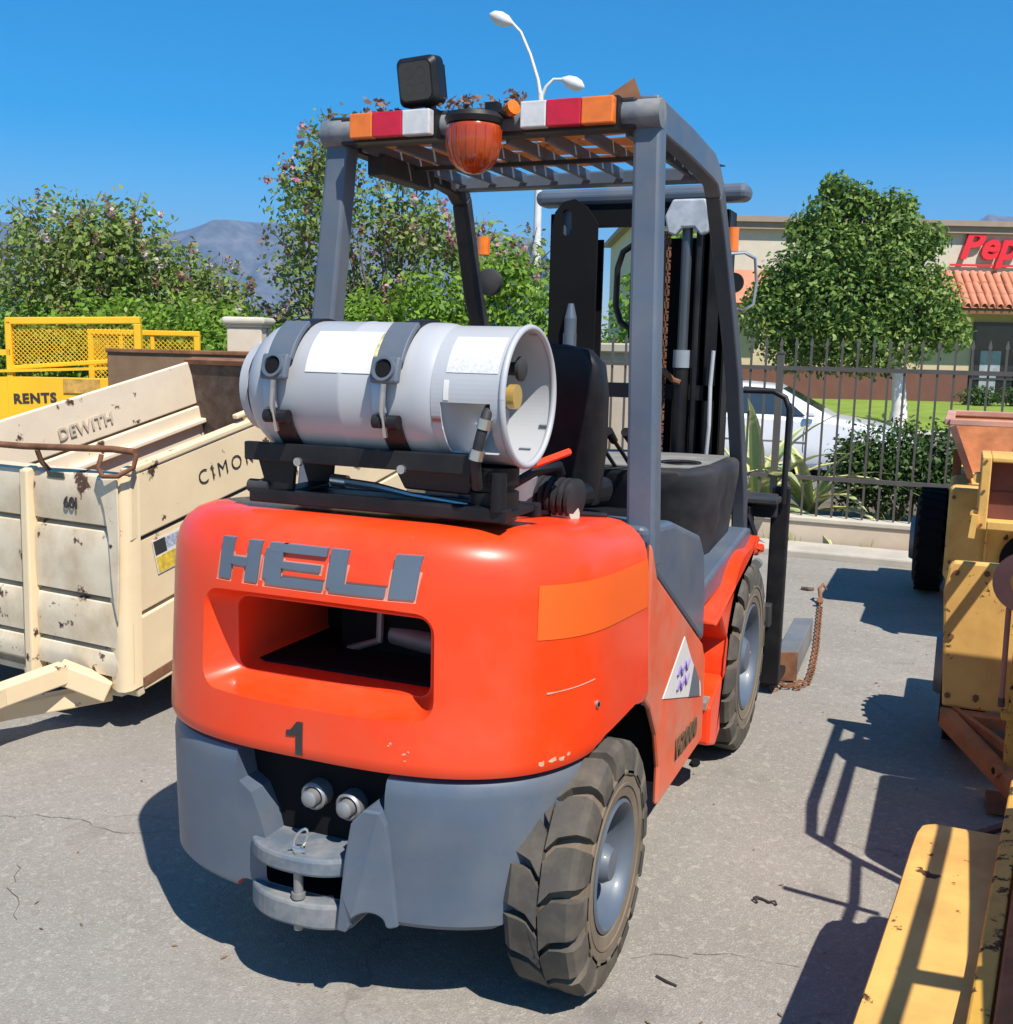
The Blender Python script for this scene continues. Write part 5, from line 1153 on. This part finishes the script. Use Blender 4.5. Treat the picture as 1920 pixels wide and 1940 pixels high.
b.bar((.37, .55, 1.54), (1.22, .55, 1.54), .045, .04); b.bar((.39, .55, .95), (.39, .55, 1.54), .04, .04, (0, 1, 0)); b.bar((.62, .55, .95), (.62, .55, 1.54), .03, .03, (0, 1, 0)); b.bar((1.20, .55, 1.0), (1.20, .55, 1.54), .045, .04, (0, 1, 0)); b.bar((.86, .55, .95), (.86, .55, 1.54), .03, .03, (0, 1, 0))
b.build('rear_guard_frame', yellow, yb_, bevel=.006)
b = MB(); meshpanel(b, .40, 1.19, .98, 1.52, .55, .036); tag(b.build('rear_guard_mesh', yellow, yb_), kind='stuff')
b = MB(); b.box(-.75, .78, -.02, .0, .80, 1.21); b.build('toe_board', yellow, yb_, bevel=.004)
b = MB(); b.bar((-.75, -.02, 1.215), (.80, -.02, 1.285), .04, .02); b.bar((-.75, -.01, 1.36), (.03, -.01, 1.38), .03, .04); b.bar((-.2, -.01, 1.36), (-.2, -.01, 1.9), .0001, .0001, (0, 1, 0)); b.build('toe_rail', yellow, yb_, bevel=.004)
b = MB(); b.box(.40, .66, -.03, -.02, 1.10, 1.20); b.build('faded_label', mat('orange_brown_label', (.5, .28, .06), .7, var=.35, vs=20), yb_)
lettering('lettering', 'RENTS', .095, ink, yb_, (.19, -.022, 1.055), (1, 0, .05), (0, 0, 1), depth=.004, offset=.004, space=1.15)
b = MB()
for x in (-.7, .7):
    for y in (0, .8): b.box(x, x+.06, y, y+.06, 0, .85)
b.box(-.75, .8, 0, .9, .76, .80); b.build('base_frame', yellow, yb_)

# ================================================================== OLD YELLOW MACHINES ALONG THE RIGHT
# far one: tyre, body and rusty hopper
m1 = thing('hopper_machine', 'old yellow towed machine with a rusty orange hopper, nearest the fence', 'machine')
def tyre_at(parent, x, y, r_, w_, nm='wheel'):
    b = MB(); b.lathe([(-w_/2, r_*.5), (-w_/2, r_*.8), (-w_/2+.03, r_), (w_/2-.03, r_), (w_/2, r_*.8), (w_/2, r_*.5)], (0, 0, 0), (1, 0, 0), 36, True, True)
    for k in range(28):
        a = k*6.2832/28; b.bar((-w_/2+.02, r_*math.cos(a), r_*math.sin(a)), (w_/2-.02, r_*math.cos(a+.1), r_*math.sin(a+.1)), .03, .014, (0, math.cos(a), math.sin(a)))
    w__ = b.build(nm, blackmatte, parent, smooth=35, loc=(x, y, r_+.012)); b = MB(); b.lathe([(0, r_*.5), (-.02, r_*.46), (.03, r_*.4), (.03, .03)], (-w_/2, 0, 0), (-1, 0, 0), 24, True, True); b.build('rim', steel, w__, smooth=40); return w__
tyre_at(m1, 1.155, 5.0, .325, .19); tyre_at(m1, 2.7, 5.0, .325, .19)
b = MB(); b.cyl((1.1, 5.0, .337), (2.7, 5.0, .337), .04); b.build('axle', blackmatte, m1)
b = MB(); b.box(1.245, 2.6, 3.98, 5.3, .28, .80); b.build('body', ochre, m1, bevel=.03, seg=3)
b = MB(); b.box(1.44, 1.452, 3.955, 3.98, .30, .77); b.box(1.26, 2.5, 3.955, 3.98, .28, .34); b.build('body_trim', ochre, m1, bevel=.004)
b = MB(); b.cyl((1.68, 3.95, .42), (1.68, 4.0, .42), .16, n=28); b.build('round_opening', blackmatte, m1)
# hopper: flared walls and rim
TOP = [(1.215, 3.95, 1.15), (2.2, 3.95, 1.15), (2.2, 4.95, 1.15), (1.215, 4.95, 1.15)]; BOT = [(1.35, 4.15, .80), (2.05, 4.15, .80), (2.05, 4.8, .80), (1.35, 4.8, .80)]
for i, nm in ((1, 'hopper_wall'), (2, 'hopper_wall'), (3, 'hopper_wall')):
    j = (i+1) % 4; b = MB(); q = [Vector(TOP[i]), Vector(TOP[j]), Vector(BOT[j]), Vector(BOT[i])]; n_ = (q[1]-q[0]).cross(q[2]-q[0]).normalized()*.006
    b.loft([[v-n_ for v in q], [v+n_ for v in q]]); b.build(nm, rustorange, m1)
b = MB()
for i in range(4): b.bar(Vector(TOP[i]), Vector(TOP[(i+1) % 4]), .05, .035)
b.build('hopper_rim', pinkrust, m1, bevel=.006)
b = MB(); b.bar((1.228, 3.94, 1.14), (1.345, 4.12, .84), .035, .035, (0, 1, 0)); b.build('hopper_edge', pinkrust, m1, bevel=.005)
b = MB(); b.bar((1.55, 3.95, 1.14), (1.55, 4.1, .95), .02, .02, (0, 1, 0)); b.build('hopper_stay', pinkrust, m1)
b = MB(); b.bar((1.28, 4.6, .30), (1.27, 4.65, .95), .05, .05, (0, 1, 0)); b.build('hopper_leg', rustorange, m1)
# framed feed box in front of it
bx = [(1.385, 1.72), (.64, 1.01)]
b = MB(); b.box(1.385, 1.43, 3.5, 3.9, .645, 1.01); b.box(1.43, 2.1, 3.5, 3.9, .645, .69); b.box(1.43, 2.1, 3.5, 3.9, .985, 1.01); b.box(2.1, 2.14, 3.5, 3.9, .645, 1.01); b.build('feed_box_frame', ochre, m1, bevel=.006)
b = MB(); b.box(1.43, 2.1, 3.60, 3.62, .691, .83); b.build('feed_flap', darkred, m1)
b = MB(); b.box(1.43, 2.1, 3.605, 3.625, .832, .984); b.build('feed_flap', darkred, m1)
b = MB(); b.cyl((1.375, 3.52, .90), (1.375, 3.60, .90), .025, n=12); b.build('hinge', ochre, m1)
b = MB(); b.cyl((1.372, 3.52, .72), (1.372, 3.58, .72), .022, n=12); b.bar((1.375, 3.5, .72), (1.365, 3.5, .60), .03, .03, (0, 1, 0)); b.build('hinge', ochre, m1)
# middle one: panel, tongue frame, wheel
m2 = thing('towed_compressor', 'old yellow towed machine with a tall front panel above a rusty A-frame drawbar', 'machine')
b = MB(); b.prism([(1.272, .755), (1.262, .665), (1.290, .235), (2.3, .235), (2.3, .785), (1.29, .775)], XZ, 1.80, 1.84); b.build('front_panel', ochre, m2, bevel=.01)
b = MB(); b.box(1.43, 2.15, 1.84, 2.7, .25, .56); b.build('body', ochre, m2, bevel=.03, seg=3)
b = MB(); b.box(1.285, 2.3, 1.74, 1.80, .195, .235); b.build('front_sill', rustorange, m2, bevel=.005)
b = MB(); b.bar((1.305, 1.76, .21), (1.60, 1.25, .09), .05, .065); b.build('drawbar_leg', rustorange, m2, bevel=.006)
b = MB(); b.bar((2.28, 1.76, .21), (1.60, 1.25, .09), .05, .065); b.build('drawbar_leg', rustorange, m2, bevel=.006)
b = MB(); b.bar((1.33, 1.79, .23), (1.52, 1.50, .20), .02, .03); b.lathe([(-.012, .012), (-.012, .022), (.012, .022), (.012, .012)], (1.47, 1.42, .16), (1, .6, 0), 16); b.build('drawbar_bracket', rustorange, m2)
tyre_at(m2, 1.362, 2.16, .29, .16); tyre_at(m2, 2.25, 2.16, .29, .16)
b = MB(); b.lathe([(.02, .001), (.02, .03), (.0, .045), (-.012, .07), (-.006, .095), (.02, .10)], (1.505, 1.46, .79), (0, -1, 0), 30, True, True); b.build('round_cap', pinkrust, m2, smooth=45)
b = MB(); b.lathe([(.0, .034), (.012, .038), (.012, .046), (0, .05)], (1.505, 1.445, .79), (0, -1, 0), 26); b.build('cap_ring', ochre, m2, smooth=45)
b = MB(); b.cyl((1.468, 1.50, .38), (1.464, 1.50, .69), .009, n=10); b.build('locking_rod', pinkrust, m2, smooth=40)
b = MB(); b.cyl((1.469, 1.50, .355), (1.468, 1.50, .385), .011, n=10); b.build('rod_boss', darkrust, m2)
b = MB(); b.bar((1.515, 1.50, .08), (1.515, 1.50, .74), .05, .05, (0, 1, 0)); b.box(1.47, 1.55, 1.46, 1.54, .32, .345); b.build('jockey_post', ochre2, m2, bevel=.005)
b = MB(); b.box(1.45, 1.60, 1.42, 1.58, .012, .03); b.build('post_foot', rustm, m2)
# bolt heads on the visible plates
b = MB(); b.cyl((0, 0, 0), (0, -.008, 0), .011, n=6); bolt0 = b.build('bolt', rustm, m2, loc=(1.30, 1.80, .735))
for x, z in ((1.305, .28), (1.40, .285), (1.40, .74), (1.30, .50)): dup(bolt0, m2, (x, 1.80, z))
for x, z in ((1.27, .74), (1.41, .74), (1.41, .37), (1.275, .38)): dup(bolt0, m1, (x, 3.98, z))
for z in (.67, .84, .99): dup(bolt0, m1, (1.405, 3.5, z), scale=(.7, 1, .7))
# nearest one: long mudguard with rails above
m3 = thing('trencher', 'nearest old yellow machine with a long pitted mudguard and chipped yellow side rail', 'machine')
b = MB(); rings = []
for y, zt, xi in ((-.72, .33, 0), (-.60, .372, 0), (-.35, .392, 0), (-.05, .40, 0), (.18, .40, 0), (.27, .40, .002), (.32, .398, .010), (.345, .393, .022), (.360, .385, .040), (.366, .37, .055), (.366, .30, .06)):
    xl = 1.250-.066*max(0, (.30-y))/.9-.03*max(0, (-.2-y))+xi; xr = 1.47-.03*(.3-y)-xi*.6; rings.append([(xl, y, zt-.014), (xl+.004, y, zt-.004), (xl+.02, y, zt), (xr-.02, y, zt), (xr, y, zt-.02), (xl+.01, y, zt-.022)])
b.loft(rings); b.build('mudguard', ochre, m3, smooth=35)
b = MB()
rings = []
for y, zt in ((-.8, .385), (-.3, .40), (.10, .41), (.6, .41)):
    x0 = 1.362+.094*(y+.45); rings.append([(x0, y, zt-.02), (x0, y, zt+.03), (x0+.035, y, zt+.04), (x0+.035, y, zt-.02)])
b.loft(rings); b.build('side_rail', ochre2, m3, bevel=.005)
b = MB()
rings = []
for y, zt in ((-.8, .43), (-.3, .445), (.10, .455), (.6, .455)):
    x0 = 1.402+.094*(y+.45); rings.append([(x0, y, zt-.03), (x0, y, zt), (x0+.12, y, zt+.03), (x0+.12, y, zt-.05)])
b.loft(rings); b.build('deck_edge', rustorange, m3, bevel=.005)
b = MB(); b.box(1.65, 2.5, -.9, .19, .22, .95); b.build('body', ochre, m3, bevel=.04, seg=3)
b = MB(); b.box(1.61, 2.5, .52, 1.24, .30, .95); b.build('shadow_box', ochre, m3, bevel=.04, seg=3)  # unseen box added to cast the broad shadow on the ground
b = MB(); b.box(1.7, 2.4, .1, .6, .25, .45); b.build('frame', rustorange, m3)
tyre_at(m3, 1.40, -.2, .17, .16); tyre_at(m3, 2.45, -.2, .17, .16)
b = MB(); b.cyl((1.4, -.2, .182), (2.45, -.2, .182), .03); b.build('axle', blackmatte, m3)
b = MB(); b.bar((1.30, .36, .33), (1.58, .52, .42), .02, .012); b.build('stay_rod', darkrust, m3)
# hand rails out of view, set there to cast the bars of shadow
b = MB()
b.tube([(1.585, 1.62, 1.22), (1.585, .72, 1.22), (1.60, .50, 1.20), (1.72, .40, 1.15), (1.75, .40, .9)], .019, 9)
b.tube([(1.67, 1.62, 1.22), (1.655, .45, 1.20)], .019, 9); b.tube([(1.765, .12, 1.2), (1.72, .40, 1.15)], .015, 9)
b.tube([(1.685, -.95, 1.2), (1.765, .12, 1.2)], .015, 9); b.tube([(1.70, -.71, 1.205), (1.86, -.69, 1.2)], .022, 9); b.tube([(1.466, .2, 1.0), (1.72, .165, 1.0)], .012, 8)
b.build('hand_rail', ochre, m3, smooth=50)
b = MB(); b.lathe([(-.35, .01), (-.345, .05), (-.325, .10), (-.285, .14), (-.22, .16), (.33, .16), (.35, .05)], (1.95, 1.30, 1.18), (1, 0, 0), 28, True, True); b.build('shadow_drum', ochre, m3, smooth=40)  # unseen drum, added and domed to cast the round shadow
b = MB(); b.bar((1.8, 1.25, .9), (1.8, 1.3, 1.0), .1, .1, (0, 1, 0)); b.bar((2.0, .5, .6), (2.0, 1.3, 1.0), .06, .06); b.build('drum_support', ochre, m3)

# ================================================================== SMALL THINGS ON THE GROUND
def litter(label, pts, r_, m_, nm='twig', cat='twig'):
    b = MB(); b.tube(pts, r_, 6); return tag(b.build(nm, m_, None, smooth=60), label, cat)
litter('dark curled twig on the pavement near the yellow mudguard', [(.862, .515, .005), (.85, .525, .012), (.855, .54, .008), (.875, .54, .005), (.89, .53, .006), (.905, .535, .010), (.912, .525, .005)], .0035, ink)
litter('thin straight twig on the pavement by the right rear tyre', [(.70, .06, .004), (.73, .045, .006), (.755, .04, .004)], .003, ink)
litter('small dark scrap on the pavement ahead of the beam', [(.42, 4.62, .01), (.46, 4.60, .016), (.49, 4.63, .01)], .012, darkrust, 'scrap', 'scrap')
b = MB(); b.loft([[(.475+.018*math.cos(a), 1.43+.035*math.sin(a), z) for a in np.linspace(0, 5.6, 7)] for z in (.004, .012)]); tag(b.build('rubber_scrap', blackmatte), 'black rubber scrap under the side panel between the wheels', 'scrap')
gl = np.random.default_rng(12); b = MB()
for _ in range(260):
    x, y = gl.uniform(-2.6, 1.9), gl.uniform(-.6, 5.6); a = gl.uniform(0, 6.28); l = gl.uniform(.004, .012); 
    b.add([(x-l*math.cos(a), y-l*math.sin(a), .003), (x-l*.4*math.sin(a), y+l*.4*math.cos(a), .005), (x+l*math.cos(a), y+l*math.sin(a), .003), (x+l*.4*math.sin(a), y-l*.4*math.cos(a), .003)], [(0, 1, 2, 3)])
tag(b.build('dry_leaf_bits', mat('dry_leaf', (.2, .13, .07), .9, var=.4, vs=3)), kind='stuff')
# a seam line across the pavement
b = MB()
def crack(pts, wd):
    vs_ = []
    P_ = []
    for p_, q in zip(pts, pts[1:]):
        for k in range(6): P_.append((p_[0]+(q[0]-p_[0])*k/6+gl.normal()*.008, p_[1]+(q[1]-p_[1])*k/6+gl.normal()*.008))
    for i, (x, y) in enumerate(P_): w__ = wd*gl.uniform(.3, 1.2); vs_ += [(x, y-w__, .0025), (x, y+w__, .0025)]
    b.add(vs_, [(2*i, 2*i+2, 2*i+3, 2*i+1) for i in range(len(P_)-1)])
crack([(-1.45, .02), (-1.2, .12), (-1.0, .1), (-.8, .2)], .0012); crack([(.62, .10), (.80, .22), (1.05, .26)], .001); crack([(-1.15, -.15), (-1.0, -.3), (-.85, -.42)], .0012)
tag(b.build('pavement_cracks', mat('crack_fill', (.10, .085, .07), .95)), kind='stuff')

# ================================================================== HAZE
b = MB(); b.box(-8500, 8500, -2500, 8500, -1.6, 820)
hz = b.build('haze', bpy.data.materials.new('haze_air')); tag(hz, kind='stuff')
hm = hz.data.materials[0]; hm.use_nodes = True; n_ = hm.node_tree
for nd in list(n_.nodes):
    if nd.type != 'OUTPUT_MATERIAL': n_.nodes.remove(nd)
pv = n_.nodes.new('ShaderNodeVolumePrincipled'); pv.inputs['Color'].default_value = (.26, .52, 1, 1); pv.inputs['Density'].default_value = 1.4e-4; pv.inputs['Anisotropy'].default_value = .1
n_.links.new(pv.outputs[0], [x for x in n_.nodes if x.type == 'OUTPUT_MATERIAL'][0].inputs['Volume'])
